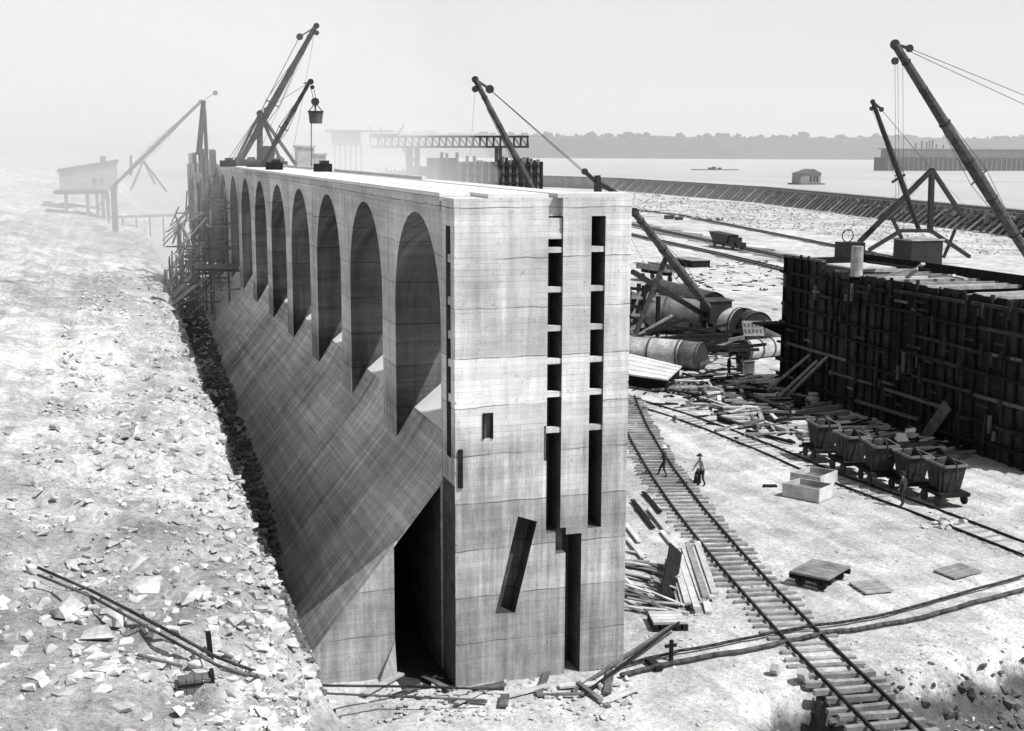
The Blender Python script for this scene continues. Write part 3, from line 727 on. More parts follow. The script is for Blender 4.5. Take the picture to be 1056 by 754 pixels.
# concrete buckets on cars
def bucket_car(label):
    o = thing('bucket_car', (0, 0, 0), label, 'bucket car', 'concrete buckets on cars in a row')
    w_, d_, h_, zb = .86, .62, 1.32, .72
    out = MB(); tp = [(-w_, -d_), (w_, -d_), (w_, d_), (-w_, d_)]; k = .74
    vs = [(x * k, y * k, zb) for x, y in tp] + [(x, y, zb + h_) for x, y in tp] + [(x * .93, y * .93, zb + h_) for x, y in tp] + [(x * .68, y * .68, zb + .3) for x, y in tp]
    fs = [(3, 2, 1, 0)] + [(i, (i + 1) % 4, 4 + (i + 1) % 4, 4 + i) for i in range(4)] + [(4 + i, 4 + (i + 1) % 4, 8 + (i + 1) % 4, 8 + i) for i in range(4)] + [(8 + i, 8 + (i + 1) % 4, 12 + (i + 1) % 4, 12 + i) for i in range(4)] + [(12, 13, 14, 15)]
    bkt = out.add(vs, fs).build('bucket', 'bucket_steel', o)
    rim = MB()
    for i in range(4):
        a, b = tp[i], tp[(i + 1) % 4]; rim.beam((a[0] * 1.03, a[1] * 1.03, zb + h_ + .02), (b[0] * 1.03, b[1] * 1.03, zb + h_ + .02), .1, .12)
    rim.build('rim', 'steel', bkt)
    bl_ = MB(); bl_.path([(-w_ - .07, 0, zb + .55), (-w_ - .07, 0, zb + h_ + .1), (-.2, .1, zb + h_ + .32), (.2, .1, zb + h_ + .32), (w_ + .07, 0, zb + h_ + .1), (w_ + .07, 0, zb + .55)], .05); bl_.build('bail', 'iron', o)
    lv = MB(); lv.beam((.62, -.68, zb + .05), (.74, -.76, zb + 1.2), .07); lv.beam((.3, -.6, zb + .1), (.42, -.72, zb + 1.0), .05); lv.build('lever', 'iron', o)
    rb = MB()
    for x in (-.3, .25): rb.beam((x * .8, -d_ * .76, zb + .02), (x, -d_ * 1.02, zb + h_ - .05), .06)
    rb.build('stiffener', 'rust', bkt)
    MB().obox((0, 0, .6), (1.05, 0, 0), (0, .8, 0), (0, 0, .09)).build('platform', 'timber_dark', o)
    for x in (-.6, .6):
        for y in (-.75, .75):
            MB().tube((x, y - .05, .28), (x, y + .05, .28), .28, .28, 14).build('wheel', 'iron', o)
    return o
bk_uv = [(847, 475, 'farthest and darkest'), (876, 488, 'second from the far end, its rim littered'), (906, 500, 'middle, tall and dark'), (938, 509, 'fourth, with a man standing at its corner'), (973, 521, 'nearest')]
proto = bucket_car('farthest concrete bucket on its low car in the row along the spur')
dirc = (C2[-3] - C2[-5]).normalized(); rzc = math.atan2(dirc.y, dirc.x)
for i, (u, v, ds) in enumerate(bk_uv):
    p = G(u, v - 1); p.z = .12
    lab = ['farthest concrete bucket in the row on the spur, a dark one', 'second concrete bucket from the far end with litter on its rim', 'middle concrete bucket of the row, dark and standing high', 'fourth concrete bucket in the row, the one beside the standing man', 'nearest concrete bucket in the row, close to the frame edge'][i]
    if i == 0: proto.location = p; proto.rotation_euler = (0, 0, rzc - .25); proto.scale = (1.03,) * 3; proto['label'] = lab
    else: dup(proto, p, rzc - .25 + rnd.uniform(-.08, .08), lab, 1.0 + .03 * (i % 3))


# ------------------------------------------------------------------ people
def person(p, rz, pts, edges, label, mats=('shirt_dark', 'skin'), hat='shirt_dark', hatp=None, sc=1.0):
    bm = bmesh.new(); lay = bm.verts.layers.skin.verify(); vs = []
    for (x, y, z, r) in pts: v = bm.verts.new((x * sc, y * sc, z * sc)); v[lay].radius = (r * sc, r * sc); vs.append(v)
    vs[0][lay].use_root = True
    for a, b in edges: bm.edges.new((vs[a], vs[b]))
    me = bpy.data.meshes.new('person'); bm.to_mesh(me); bm.free()
    o = bpy.data.objects.new('person', me); COL.objects.link(o)
    o.modifiers.new('s', 'SKIN'); sd = o.modifiers.new('d', 'SUBSURF'); sd.levels = 2; sd.render_levels = 2
    bpy.context.view_layer.update()
    nm = bpy.data.meshes.new_from_object(o.evaluated_get(bpy.context.evaluated_depsgraph_get())); o.modifiers.clear(); o.data = nm
    nm.materials.clear()
    for q in mats: nm.materials.append(M[q])
    head = Vector(pts[5][:3]) * sc; hands = [Vector(pts[i][:3]) * sc for i in (8, 11)]
    for f in nm.polygons:
        f.use_smooth = True; c_ = f.center
        if (c_ - head).length < .17 or min((c_ - h).length for h in hands) < .11: f.material_index = 1
        elif len(mats) > 2 and c_.z < pts[0][2] * sc + .03: f.material_index = 2
    o.location = p; o.rotation_euler = (0, 0, rz); tag(o, label, 'person')
    hb = MB(); h = head + Vector((0, 0, .07 * sc))
    hb.tube(h, h + Vector((0, 0, .025)), .19 * sc, .18 * sc, 14); hb.tube(h + Vector((0, 0, .026)), h + Vector((0, 0, .13)), .115 * sc, .10 * sc, 14)
    ho = bpy.data.objects.new('hat', hb.mesh('hat')); COL.objects.link(ho); ho.parent = o; ho.data.materials.append(M[hat])
    return o
# pelvis, chest, neck.. : 0 pelvis 1 waist 2 chest 3 neck 4 chin 5 head; arms 6 7 8 / 9 10 11; legs 12 13 14 15 / 16 17 18 19
EDG = [(0, 1), (1, 2), (2, 3), (3, 4), (4, 5), (2, 6), (6, 7), (7, 8), (2, 9), (9, 10), (10, 11), (0, 12), (12, 13), (13, 14), (14, 15), (0, 16), (16, 17), (17, 18), (18, 19)]
def pose(lean=0, lk=(0, 0), rk=(0, 0), la=((.3, .05, 1.15), (.3, .1, .88)), ra=((-.3, .05, 1.15), (-.3, .1, .88))):
    def L(x, y, z): return (x, y + lean * (z - .95), z - abs(lean) * .12 * (z - .95))
    pts = [(0, 0, .95, .15), (*L(0, 0, 1.12), .14), (*L(0, 0, 1.36), .155), (*L(0, .02, 1.5), .062), (*L(0, .04, 1.56), .07), (*L(0, .05, 1.655), .108)]
    for sg, arm in ((1, la), (-1, ra)): pts += [(*L(.2 * sg, 0, 1.42), .066), (*arm[0], .05), (*arm[1], .045)]
    for sg, k in ((1, lk), (-1, rk)):
        pts += [(.1 * sg, 0, .9, .095), (.11 * sg, k[0] + .03, .5, .068), (.11 * sg, k[1], .09, .05), (.12 * sg, k[1] + .16, .05, .045)]
    return pts
w1 = gp(685, 492); w1.z = .02
person(w1, R(60), pose(.02, (.22, .36), (.0, -.16), ((.3, .12, 1.15), (.27, .3, .95)), ((-.3, -.1, 1.15), (-.28, -.12, .9))), EDG, 'person in dark trousers striding between the rails of the main track', ('shirt_dark', 'skin'), hat='canvas', sc=.98)
w2 = gp(724, 501)
person(w2, R(95), pose(.22, (.1, .12), (.02, -.12), ((.26, .32, 1.1), (.2, .52, .85)), ((-.32, .1, 1.08), (-.2, .2, .95))), EDG, 'person in a hat and pale shirt leaning forward beside the right rail, holding a sack', ('shirt_pale', 'skin', 'shirt_dark'), hat='shirt_dark')
sk = gp(719, 498); mb = MB()
mb.tube(sk + Vector((0, 0, 0)), sk + Vector((.02, 0, .55)), .22, .17, 10); mb.tube(sk + Vector((.02, 0, .55)), sk + Vector((.05, 0, .85)), .17, .05, 10)
solo(mb, 'sack', 'shirt_dark', sk, 'dark limp sack held by the leaning man by the rail', 'sack', smooth=True)
w3 = gp(751, 391); person(w3, R(-100), pose(.05, (.05, .05), (0, -.05)), EDG, 'person in dark clothes standing left of a second man below the pipes', sc=1.1)
w4 = gp(761, 386); person(w4, R(170), pose(.3, (.15, .2), (.05, -.1), ((.25, .3, 1.0), (.2, .5, .75)), ((-.25, .3, 1.0), (-.2, .5, .8))), EDG, 'person in dark clothes bending over a box below the pipes', sc=1.1)
w5 = gp(931, 523); person(w5, R(20), pose(.1, (.05, .05), (0, -.05)), EDG, 'person in dark overalls standing at the corner of the fourth bucket', sc=1.0)
p = gp(769, 385); solo(MB().obox(p + Vector((0, 0, .5)), (.55, 0, 0), (0, .45, 0), (0, 0, .5)).obox(p + Vector((0, 0, 1.04)), (.6, 0, 0), (0, .5, 0), (0, 0, .035)), 'tool_box', 'timber_mid', p, 'wooden box with a lid standing right of the bending man', 'box')

# ------------------------------------------------------------------ form wall on the right
FX, S0, S1, FZ = 39.0, 17.5, 46.6, 9.9
fw = thing('form_wall', (FX, 32, 0), 'huge dark timber form wall with studs and wales towering on the right', 'form wall')
mb = MB(); q = random.Random(2); y = S0; pn = 0
while y < S1:
    if y - pn > 3.2 and pn: mb.build('sheathing', 'timber_dark' if q.random() < .6 else 'timber_sooty', fw); mb = MB(); pn = y
    pn = pn or y
    wd = q.uniform(.55, .9); zt = 10.1 if y > 41.0 else (9.2 if y > 36 else 9.65 + q.uniform(-.1, .1)); mb.box((FX + q.uniform(0, .04), y, 0), (FX + .14, min(S1, y + wd - .02), zt)); y += wd
mb.build('sheathing', 'timber_dark', fw)
y = S0 + .4; 
while y < S1:
    zt = 10.2 if y > 41 else 9.5
    MB().box((FX - .17, y, 0), (FX - .01, y + q.uniform(.12, .22), zt + q.uniform(-.3, .5))).build('stud', 'timber_dark' if q.random() < .7 else 'timber_sooty', fw); y += q.uniform(.75, 1.6)
z = .9
while z < 9.3:
    y0_ = S0
    while y0_ < S1:
        y1_ = min(S1 + .25, y0_ + q.uniform(5, 9)); zj = z + q.uniform(-.18, .18); MB().beam((FX - .29, y0_, zj), (FX - .29, y1_ + q.uniform(-1.5, .2), zj + q.uniform(-.12, .12)), .18, q.uniform(.15, .26)).build('wale', ['timber_mid', 'timber_sooty', 'timber_dark', 'timber_dark'][q.randrange(4)], fw); y0_ = y1_
    z += 1.36
for i in range(80):       # blocking, cleats and short braces
    y = q.uniform(S0, S1 - .5); z = q.uniform(.4, 8.8); L_ = q.uniform(.3, 1.6)
    if q.random() < .5: MB().box((FX - .55, y, z), (FX - .39, y + .18, z + L_)).build('cleat', 'timber_mid' if q.random() < .25 else 'timber_sooty', fw)
    else: MB().box((FX - .52, y, z), (FX - .39, y + L_, z + .16)).build('cleat', 'timber_mid' if q.random() < .25 else 'timber_sooty', fw)
mb = MB(); mb.box((FX + .2, S1 - .16, 0), (FX + 7, S1 - .02, 10.0)); mb.build('end_panel', 'timber_dark', fw)
mb = MB(); mb.box((FX + 6.9, S0, 0), (FX + 7.05, S1 - .2, 10.2)); mb.build('back_sheathing', 'timber_dark', fw)
MB().box((FX + .2, S0, 0), (FX + 6.85, S1 - .2, 7.2)).build('concrete_fill', 'arcade', fw)
for i in range(13):
    y = 19 + i * 1.7; MB().beam((FX + .1, y, 9.3 + q.uniform(0, .4)), (FX + 6.9, y + q.uniform(-.8, .8), 9.5), .22).build('tie_beam', 'timber_grey' if i % 3 else 'timber_pale', fw)
MB().box((FX + .2, 37.2, 9.95), (FX + 3.6, 40.9, 10.06)).build('top_deck', 'timber_pale', fw)
MB().box((FX - .1, S1 - .1, 10.12), (FX + .2, 41, 10.3)).build('cap', 'timber_mid', fw)
br = MB(); pz = 5.0; br.box((FX - 2.6, S1 - 1.6, pz), (FX - .4, S1 - .1, pz + .16)); br.prism([(FX - 2.4, S1 - .9, pz), (FX - .4, S1 - .9, pz), (FX - .4, S1 - .9, pz - .9)], (0, .16, 0)); br.build('bracket_platform', 'timber_dark', fw)
# things on its top
def onform(u, v, z): return G(u, v, z)
p = PS(883, 285, 37); mb = MB().tube((p.x, 37, p.z), (p.x, 37, p.z + 2.1), .44, .42, 16); solo(mb, 'vent_pipe', 'steel_pale', p, 'pale upright pipe standing on the form wall top', 'pipe', smooth=False)
p = G(876, 266, 8.2); tb = thing('tank', p, 'dark square tank with a bail ring behind the pale pipe', 'tank')
s_ = 1.15; mb = MB().obox(p + Vector((0, 0, .75)), (s_, 0, 0), (0, .8, 0), (0, 0, .75)); mb.build('body', 'iron', tb)
MB().ring(p + Vector((-.3, 0, 2.1)), (0, 1, 0), .55, .08, .08, 16).build('bail', 'iron', tb)
MB().box((p.x - 2.5, p.y - 1.2, -0.0), (p.x + 2.5, p.y + 1.2, 8.18)).build('stand', 'timber_dark', tb)
jq = random.Random(4)
for i, (a, b, ds) in enumerate((((905, 286), (946, 277), 'long pale board slanting over the form top'), ((935, 292), (952, 272), 'short board leaning across the form top'), ((958, 290), (984, 284), 'board lying on the form top near the frame edge'), ((893, 270), (960, 279), 'dark beam along the back of the form top'), ((978, 284), (996, 296), 'thin board at the frame edge on the form top'))):
    a_, b_ = PS(*a, 33), PS(*b, 31); a_.z = max(a_.z, 9.75); b_.z = max(b_.z, 9.75)
    solo(MB().beam(a_, b_, .3, .14), 'form_board', 'timber_pale' if i != 3 else 'timber_dark', a_, ds, 'board', 'boards on the form wall top')
# leaning poles, barrels, plank
for i, (a, b, ds) in enumerate((((790, 405), (835, 366), 'left of the three slender poles propped on the form wall'), ((803, 410), (843, 372), 'middle pole propped on the form wall'), ((811, 410), (853, 368), 'right of the three poles propped on the form wall'))):
    a_ = gp(*a, .05); b_ = PT(*b, FX - .6); solo(MB().tube(a_, b_, .14, .11), 'prop_pole', 'timber_grey', a_, ds, 'pole', 'poles propped on the form wall')
a_ = gp(954, 452, .1); b_ = PT(977, 418, FX - .7); solo(MB().beam(a_, b_, .75, .12, (1, 0, .2)), 'leaning_plank', 'timber_mid', a_, 'broad plank leaning on the form wall behind the buckets', 'plank')
def barrel(u, v, mat, lab, tb=None):
    p = gp(u, v); mb = MB(); zz = [0, .3, .62, .92]; rr = [.34, .42, .42, .34]
    for k in range(3): mb.tube(p + Vector((0, 0, zz[k])), p + Vector((0, 0, zz[k + 1])), rr[k], rr[k + 1], 16, k in (0, 2))
    o = thing('barrel', p, lab, 'barrel', 'barrels by the form wall'); sb = mb.build('stave_body', mat, o, smooth=False)
    for z in (.14, .78): MB().ring(p + Vector((0, 0, z)), (0, 0, 1), .385, .05, .02, 16).build('hoop', 'iron', sb)
barrel(824, 423, 'timber_dark', 'dark barrel standing left of the white topped one'); barrel(838, 418, 'timber_pale', 'pale barrel right of the dark one by the form wall')
# timbers lying along the form wall and over the middle ground
tb_ = [((815, 429), (868, 421), .3, 'g', 'upper long round log below the barrels'), ((826, 424), (860, 417), .26, 'g', 'short log behind the upper long one'), ((836, 447), (903, 436), .28, 'p', 'long pale log above the buckets'), ((852, 450), (908, 441), .25, 'g', 'log in front of the long pale one'), ((866, 455), (916, 447), .28, 'p', 'pale timber behind the second bucket'), ((935, 470), (982, 458), .28, 'p', 'pale timber behind the fourth bucket'), ((952, 474), (995, 462), .26, 'p', 'timber behind the nearest bucket'), ((962, 480), (1000, 471), .22, 'g', 'thin timber just behind the nearest bucket'),
       ((772, 412), (812, 430), .55, 'd', 'thick dark beam pointing at the barrels'), ((741, 434), (764, 442), .3, 'd', 'dark beam end near the spur rails'), ((764, 424), (799, 438), .25, 'd', 'dark timber in front of the thick beam'), ((733, 420), (775, 431), .25, 'g', 'grey timber left of the thick beam'), ((752, 402), (790, 407), .3, 'd', 'short dark timber below the men'), ((770, 446), (818, 458), .2, 'd', 'thin dark timber beside the spur rail'), ((712, 396), (745, 405), .22, 'g', 'timber beside the white platform'), ((722, 412), (760, 424), .2, 'p', 'pale timber near the rail above the tracks'), ((700, 402), (772, 424), .15, 'd', 'very long thin dark timber slanting above the spur'), ((716, 392), (800, 420), .15, 'd', 'very long thin dark timber slanting below the men'),
       ((780, 436), (812, 447), .3, 'p', 'pale broad timber by the scrap heap'), ((800, 440), (830, 450), .2, 'g', 'grey timber ending at the first bucket'), ((856, 440), (880, 434), .25, 'g', 'stub of log above the first bucket'), ((905, 455), (940, 446), .25, 'g', 'grey log behind the middle bucket'), ((845, 432), (875, 427), .22, 'g', 'log between the barrels and the first bucket')]
for a, b, w_, k, ds in tb_:
    a_, b_ = gp(*a, w_ / 2 + .05), gp(*b, w_ / 2 + .05)
    solo(MB().beam(a_, b_, w_, w_ * .8), 'timber', {'g': 'timber_grey', 'p': 'timber_pale', 'd': 'timber_dark'}[k], a_, ds, 'timber', 'timbers lying by the form wall')
xq = random.Random(77); nm_ = 'first second third fourth fifth sixth'.split()
for si, (u, v, ang, ds, n_) in enumerate(((700, 402, .35, 'low stack of planks beside the loose track', 5), (760, 428, .5, 'stack of grey planks near the spur rails', 6), (800, 415, .45, 'stack of planks at the foot of the propped poles', 6), (870, 446, -.05, 'stack of pale planks above the second bucket', 6), (915, 458, -.05, 'stack of planks above the middle bucket', 6), (960, 466, -.05, 'stack of planks above the nearest bucket', 6), (835, 436, .1, 'stack of planks between the barrels and the buckets', 5))):
    b_ = gp(u, v); stq = thing('timber_stack', b_, ds, 'timber stack', 'timber stacks around the form wall')
    for i in range(n_):
        a_ = ang - AZ * 0 + xq.uniform(-.12, .12) - .3; l = xq.uniform(1.1, 2.3); d = Vector((math.cos(a_), -math.sin(a_) if si < 3 else math.sin(.3), 0)).normalized() * l; c_ = b_ + Vector((xq.uniform(-.4, .4), (i % 3 - 1) * .34, .1 + .13 * (i // 3)))
        MB().beam(c_ - d, c_ + d + Vector((0, 0, xq.uniform(-.02, .06))), .26, .11).build('plank', ['timber_grey', 'timber_pale', 'timber_mid', 'timber_dark'][xq.randrange(4)], stq)
for i in range(150):
    u, v = [(xq.gauss(775, 30), xq.gauss(420, 14)), (xq.gauss(905, 45), xq.gauss(453, 7)), (xq.gauss(728, 28), xq.gauss(398, 10)), (xq.gauss(800, 22), xq.gauss(432, 9)), (xq.uniform(838, 990), xq.gauss(446, 5) + 8)][i % 5]
    if u > 838: v = 434 + (u - 838) * .22 + xq.uniform(-3, 8)
    if u < 662: continue
    a_ = xq.choice((-.5, -.3, -.1, .35, 1.2)) + xq.uniform(-.15, .15); l = xq.uniform(.6, 2.1); d = Vector((math.cos(a_), math.sin(a_), xq.uniform(-.03, .1))) * l; c_ = gp(u, v, xq.uniform(.08, .4))
    solo(MB().beam(c_ - d, c_ + d, xq.uniform(.14, .3), xq.uniform(.06, .16)), 'loose_plank', ['timber_grey', 'timber_pale', 'timber_white', 'timber_mid', 'timber_dark'][xq.randrange(5)], c_, 'loose plank in the jumble of timber lying between the pipes and the buckets', 'plank', 'loose planks in the timber jumble')
sk_ = gp(934, 462, .2); mb = MB(); 
for _ in range(5): rock(mb, sk_ + Vector((rnd.uniform(-.6, .6), rnd.uniform(-.5, .5), rnd.uniform(.2, .9))), .55)
solo(mb, 'tarpaulin', 'canvas', sk_, 'crumpled white canvas bundle behind the third and fourth buckets', 'tarpaulin')
hp = MB()
for _ in range(420):
    u, v = rnd.choice([(rnd.gauss(790, 26), rnd.gauss(425, 12)), (rnd.gauss(905, 35), rnd.gauss(452, 7)), (rnd.gauss(745, 30), rnd.gauss(405, 9)), (rnd.gauss(730, 40), rnd.gauss(345, 10))])
    p = gp(u, v, .05); a_ = rnd.uniform(0, 3.14); l = rnd.uniform(.2, .9); d = Vector((math.cos(a_), math.sin(a_), rnd.uniform(-.1, .2))) * l; hp.beam(p - d, p + d, rnd.uniform(.08, .22), .07)
hd = MB()
for _ in range(520):
    u, v = rnd.choice([(rnd.gauss(778, 34), rnd.gauss(418, 14)), (rnd.gauss(900, 40), rnd.gauss(455, 9)), (rnd.gauss(735, 34), rnd.gauss(400, 10)), (rnd.gauss(745, 40), rnd.gauss(352, 9)), (rnd.uniform(655, 820), rnd.uniform(270, 300))])
    p = gp(u, v, .05); a_ = rnd.uniform(0, 3.14); l = rnd.uniform(.15, .8); d = Vector((math.cos(a_), math.sin(a_), rnd.uniform(-.1, .2))) * l; hd.beam(p - d, p + d, rnd.uniform(.08, .26), .1)
stuff(hd, 'scrap_litter', 'timber_dark', 'dark wood and iron scrap strewn between the pipes and the form wall', 'litter')
stuff(hp, 'scrap_litter', 'timber_mid', 'splintered wood scrap littering the ground near the form wall', 'litter')
ch = MB(); dk = MB()
for _ in range(2600):
    u = rnd.uniform(640, 1060); v = 380 + 370 * rnd.random() ** .8; p = gp(u, v)
    if abs(p.x) < 6.3 and p.y > -1: continue
    if nz(p.x, p.y, .18, 3, 41) < .02 and rnd.random() < .8: continue
    rock(ch, p, .03 + .14 * rnd.random() ** 3)
for _ in range(520):
    u = rnd.uniform(800, 1060); v = rnd.uniform(672, 765); r_ = ray(u, v); p = CAM + r_ * ((-1.9 - H) / r_.z); p.z = gz(p.x, p.y)
    if p.z < -.3: rock(dk, p, .08 + .4 * rnd.random() ** 2)
stuff(dk, 'ditch_rubble', 'rock_dark', 'dark stones lying in the ditch beside the trestle', 'rubble')
stuff(ch, 'floor_gravel', 'rock', 'scattered limestone chips over the lock floor', 'gravel')
mb = MB()
for i in range(26):
    p = gp(rnd.gauss(975, 14), rnd.gauss(541, 4), .05); rock(mb, p, rnd.uniform(.12, .3))
stuff(mb, 'stone_heap', 'rock', 'small heap of pale stones in front of the nearest bucket', 'rubble')

# ------------------------------------------------------------------ white platform, pipes and machine in the middle ground
qd = [G(u, v, 1.0) for u, v in ((640, 364), (703, 379), (688, 393), (640, 386))]
pf = thing('platform', (qd[1] + qd[3]) / 2 * Vector((1, 1, 0)).length * 0 + Vector(((qd[1].x + qd[3].x) / 2, (qd[1].y + qd[3].y) / 2, 0)), 'broad whitish plank platform on dark cribbing beside the wall', 'platform')
pk = MB()
for k in range(9): pk.prism([qd[0].lerp(qd[3], k / 9), qd[1].lerp(qd[2], k / 9), qd[1].lerp(qd[2], (k + .95) / 9), qd[0].lerp(qd[3], (k + .95) / 9)], (0, 0, .12 - .03 * (k % 2)))
pk.build('deck', 'timber_white', pf)
for k in (.15, .5, .85):
    a_ = qd[0].lerp(qd[3], k) - Vector((0, 0, .5)); b_ = qd[1].lerp(qd[2], k) - Vector((0, 0, .5)); MB().beam(a_ * 1.0, a_.lerp(b_, .97), .4, .9).build('crib', 'timber_dark', pf)
lp = [G(u, v, .25) for u, v in ((690, 402), (704, 385), (738, 396), (724, 408))]
ld = thing('loose_track', lp[0], 'short loose panel of track lying beside the white platform', 'track panel')
for a_, b_ in ((lp[0], lp[3]), (lp[1], lp[2])): MB().beam(a_, b_, .12, .16).build('rail', 'iron', ld)
for k in range(8): MB().beam(lp[0].lerp(lp[3], k / 7) - Vector((0, 0, .15)), lp[1].lerp(lp[2], k / 7) - Vector((0, 0, .15)), .22, .14).build('tie', 'timber_mid', ld)
def cyl(a, b, r0, r1, name, mat, label, hoops=3, group='big pipe sections on the lock floor', n=28):
    a, b = Vector(a), Vector(b); o = thing(name, (a.x, a.y, 0), label, 'pipe section', group)
    shl = MB().tube(a, b, r0, r1, n, False).build('shell', mat, o, smooth=True); 
    mb = MB().tube(a, a.lerp(b, .98), r0 * .93, r1 * .93, n, True); mb.build('lining', 'iron', o)
    for k in range(hoops): t_ = (k + .1) / max(1, hoops - .8); MB().ring(a.lerp(b, min(1, t_)), b - a, (r0 + (r1 - r0) * t_) * 1.0, .16, .06, n).build('hoop', 'rust', shl)
    return o
cyl(G(648, 322, 1.9) , G(730, 326, 1.9), 2.1, 1.5, 'pipe_section', 'steel', 'big tapering grey pipe lying behind the boom foot', 3)
cyl(G(676, 302, 1.8), G(736, 318, 1.8), 1.7, 1.7, 'pipe_section', 'rust', 'dark pipe lying behind the tapering grey one', 3)
cyl(G(742, 333, 1.7), G(764, 336, 1.7), 1.7, 1.7, 'pipe_section', 'steel_pale', 'pale short pipe right of the boom foot', 2)
cyl(G(766, 334, 1.6), G(782, 339, 1.6), 1.55, 1.55, 'pipe_section', 'rust', 'dark short pipe end right of the pale one', 2)
cyl(G(640, 361, 1.1), G(704, 366, 1.1), 1.25, 1.25, 'pipe_section', 'steel_pale', 'long pale pipe above the white platform', 3)
cyl(G(704, 366, 1.1), G(724, 368, 1.1), 1.2, 1.2, 'pipe_section', 'steel', 'short grey pipe joined to the long pale one', 2)
cyl(G(768, 361, .85), G(806, 357, .85), .85, .85, 'pipe_section', 'steel_pale', 'pale pipe close to the form wall with strapped seam', 4)
cyl(G(788, 345, 1.6), G(812, 350, 1.3), 1.35, 1.2, 'pipe_section', 'steel', 'grey bent pipe running behind the form wall', 1)
qq = [G(766, 345, 1.2), G(785, 347, 1.2)]; a_ = G(767, 347, 1.7); e1 = (G(788, 347, 1.7) - a_); e2 = Vector((e1.y * -.25, e1.x * .35, 1.0)).normalized() * 1.5; n_ = e1.cross(e2).normalized()
pb = thing('slotted_panel', a_, 'tilted pale panel with two rows of slots by the bent pipe', 'panel')
sht = MB().obox(a_ + e1 / 2 + e2 / 2, e1 / 2, e2 / 2, n_ * .1).build('sheet', 'steel', pb)
for i in range(5):
    for k in (.32, .7):
        c_ = a_ + e1 * ((i + .6) / 5.3) + e2 * k
        for sg in (-1, 1): MB().obox(c_ + n_ * sg * .105, e1 / 22, e2 * .12, n_ * .02).build('slot', 'iron', sht)
for i, (a, b) in enumerate((((677, 352), (686, 368)), ((703, 352), (720, 369)), ((727, 376), (742, 368)), ((718, 377), (734, 371)))):
    a_, b_ = G(*a, 2.2 if i < 2 else .3), G(*b, .2 if i < 2 else 1.2); solo(MB().beam(a_, b_, .35, .2), 'brace_board', 'timber_pale', b_, ['pale board propped on the left of the long pale pipe', 'pale board propped on the right of the long pale pipe', 'pale board lying right of the short grey pipe', 'pale board tilted under the short grey pipe'][i], 'board', 'boards propped on the pipes')
# wagons and cars far on the floor
def wheels(o, c, ax, ay, hx, hy, r):
    for i in (-1, 1):
        for k in (-1, 1):
            q_ = c + ax * (hx * i) + ay * (hy * k); q_.z = r + .05; MB().tube(q_ - ay * .08, q_ + ay * .08, r, r, 14).build('wheel', 'iron', o)
def frame_at(u0, u1, v):
    a, b = G(u0, v), G(u1, v + (u1 - u0) * .17); a.z = b.z = 0; c = (a + b) / 2; ax = (b - a).normalized(); return c, ax, Vector((-ax.y, ax.x, 0)), (b - a).length / 2
c, ax, ay, hl = frame_at(736, 766, 254)
dc = thing('dump_car', c, 'black steam dump wagon with raised rear body and low bonnet on the far track', 'dump car')
MB().prism([c - ax * hl * 1.02 - ay * 1.1 + Vector((0, 0, 2.95)), c + ax * hl * .35 - ay * 1.1 + Vector((0, 0, 2.7)), c + ax * hl * .25 - ay * 1.1 + Vector((0, 0, 1.2)), c - ax * hl * .7 - ay * 1.1 + Vector((0, 0, 1.2))], ay * 2.2).build('body', 'iron', dc)
MB().obox(c + ax * hl * .48 + Vector((0, 0, 1.55)), ax * hl * .16, ay * .9, (0, 0, .8)).build('cab', 'iron', dc)
MB().obox(c + ax * hl * .82 + Vector((0, 0, 1.15)), ax * hl * .2, ay * .6, (0, 0, .4)).build('bonnet', 'iron', dc)
MB().obox(c + Vector((0, 0, .95)), ax * hl * .95, ay * .5, (0, 0, .16)).build('chassis', 'iron', dc); wheels(dc, c, ax, ay, hl * .62, .95, .55)
c, ax, ay, hl = frame_at(662, 692, 288)
wg = thing('flat_wagon', c, 'plank sided flat wagon standing left of the boom foot', 'wagon')
MB().obox(c + Vector((0, 0, 1.75)), ax * hl, ay * 1.0, (0, 0, .12)).build('floor', 'timber_mid', wg)
for sg in (-1, 1): MB().obox(c + ay * sg * 1.0 + Vector((0, 0, 2.1)), ax * hl, ay * .05, (0, 0, .4)).build('side_board', 'timber_grey', wg)
MB().obox(c + Vector((0, 0, 1.35)), ax * hl * .9, ay * .4, (0, 0, .25)).build('underframe', 'timber_dark', wg); wheels(wg, c, ax, ay, hl * .6, .8, .5)
c, ax, ay, hl = frame_at(700, 723, 272)
pt_ = thing('pontoon', c, 'low dark flat pontoon resting on the floor beyond the wagon', 'pontoon')
MB().obox(c + Vector((0, 0, .55)), ax * hl, ay * 1.6, (0, 0, .5)).build('hull', 'timber_dark', pt_)
MB().obox(c + Vector((0, 0, 1.1)), ax * hl * 1.04, ay * 1.75, (0, 0, .05)).build('deck', 'timber_grey', pt_)
for u, v, w_, ds in ((700, 227, 5, 'dark skip box left of the other at the rubble edge'), (742, 227.5, 4.2, 'dark skip box right, standing alone at the rubble edge'), (690, 226, 6, 'low dark pile at the rubble edge, left of the boxes')):
    p = G(u, v); hx = w_ * (p.y - CAM.y) / 1317 * .8; o = thing('skip_box', p, ds, 'skip', 'dark boxes at the rubble edge')
    MB().prism([p + Vector((-hx, -hx * .6, .1)), p + Vector((hx, -hx * .6, .1)), p + Vector((hx * 1.15, -hx * .6, hx * .9)), p + Vector((-hx * 1.15, -hx * .6, hx * .9))], (0, hx * 1.2, 0)).build('body', 'iron', o)
    MB().box((p.x - hx, p.y - hx * .6, 0), (p.x + hx, p.y + hx * .6, .098)).build('skid', 'timber_dark', o)
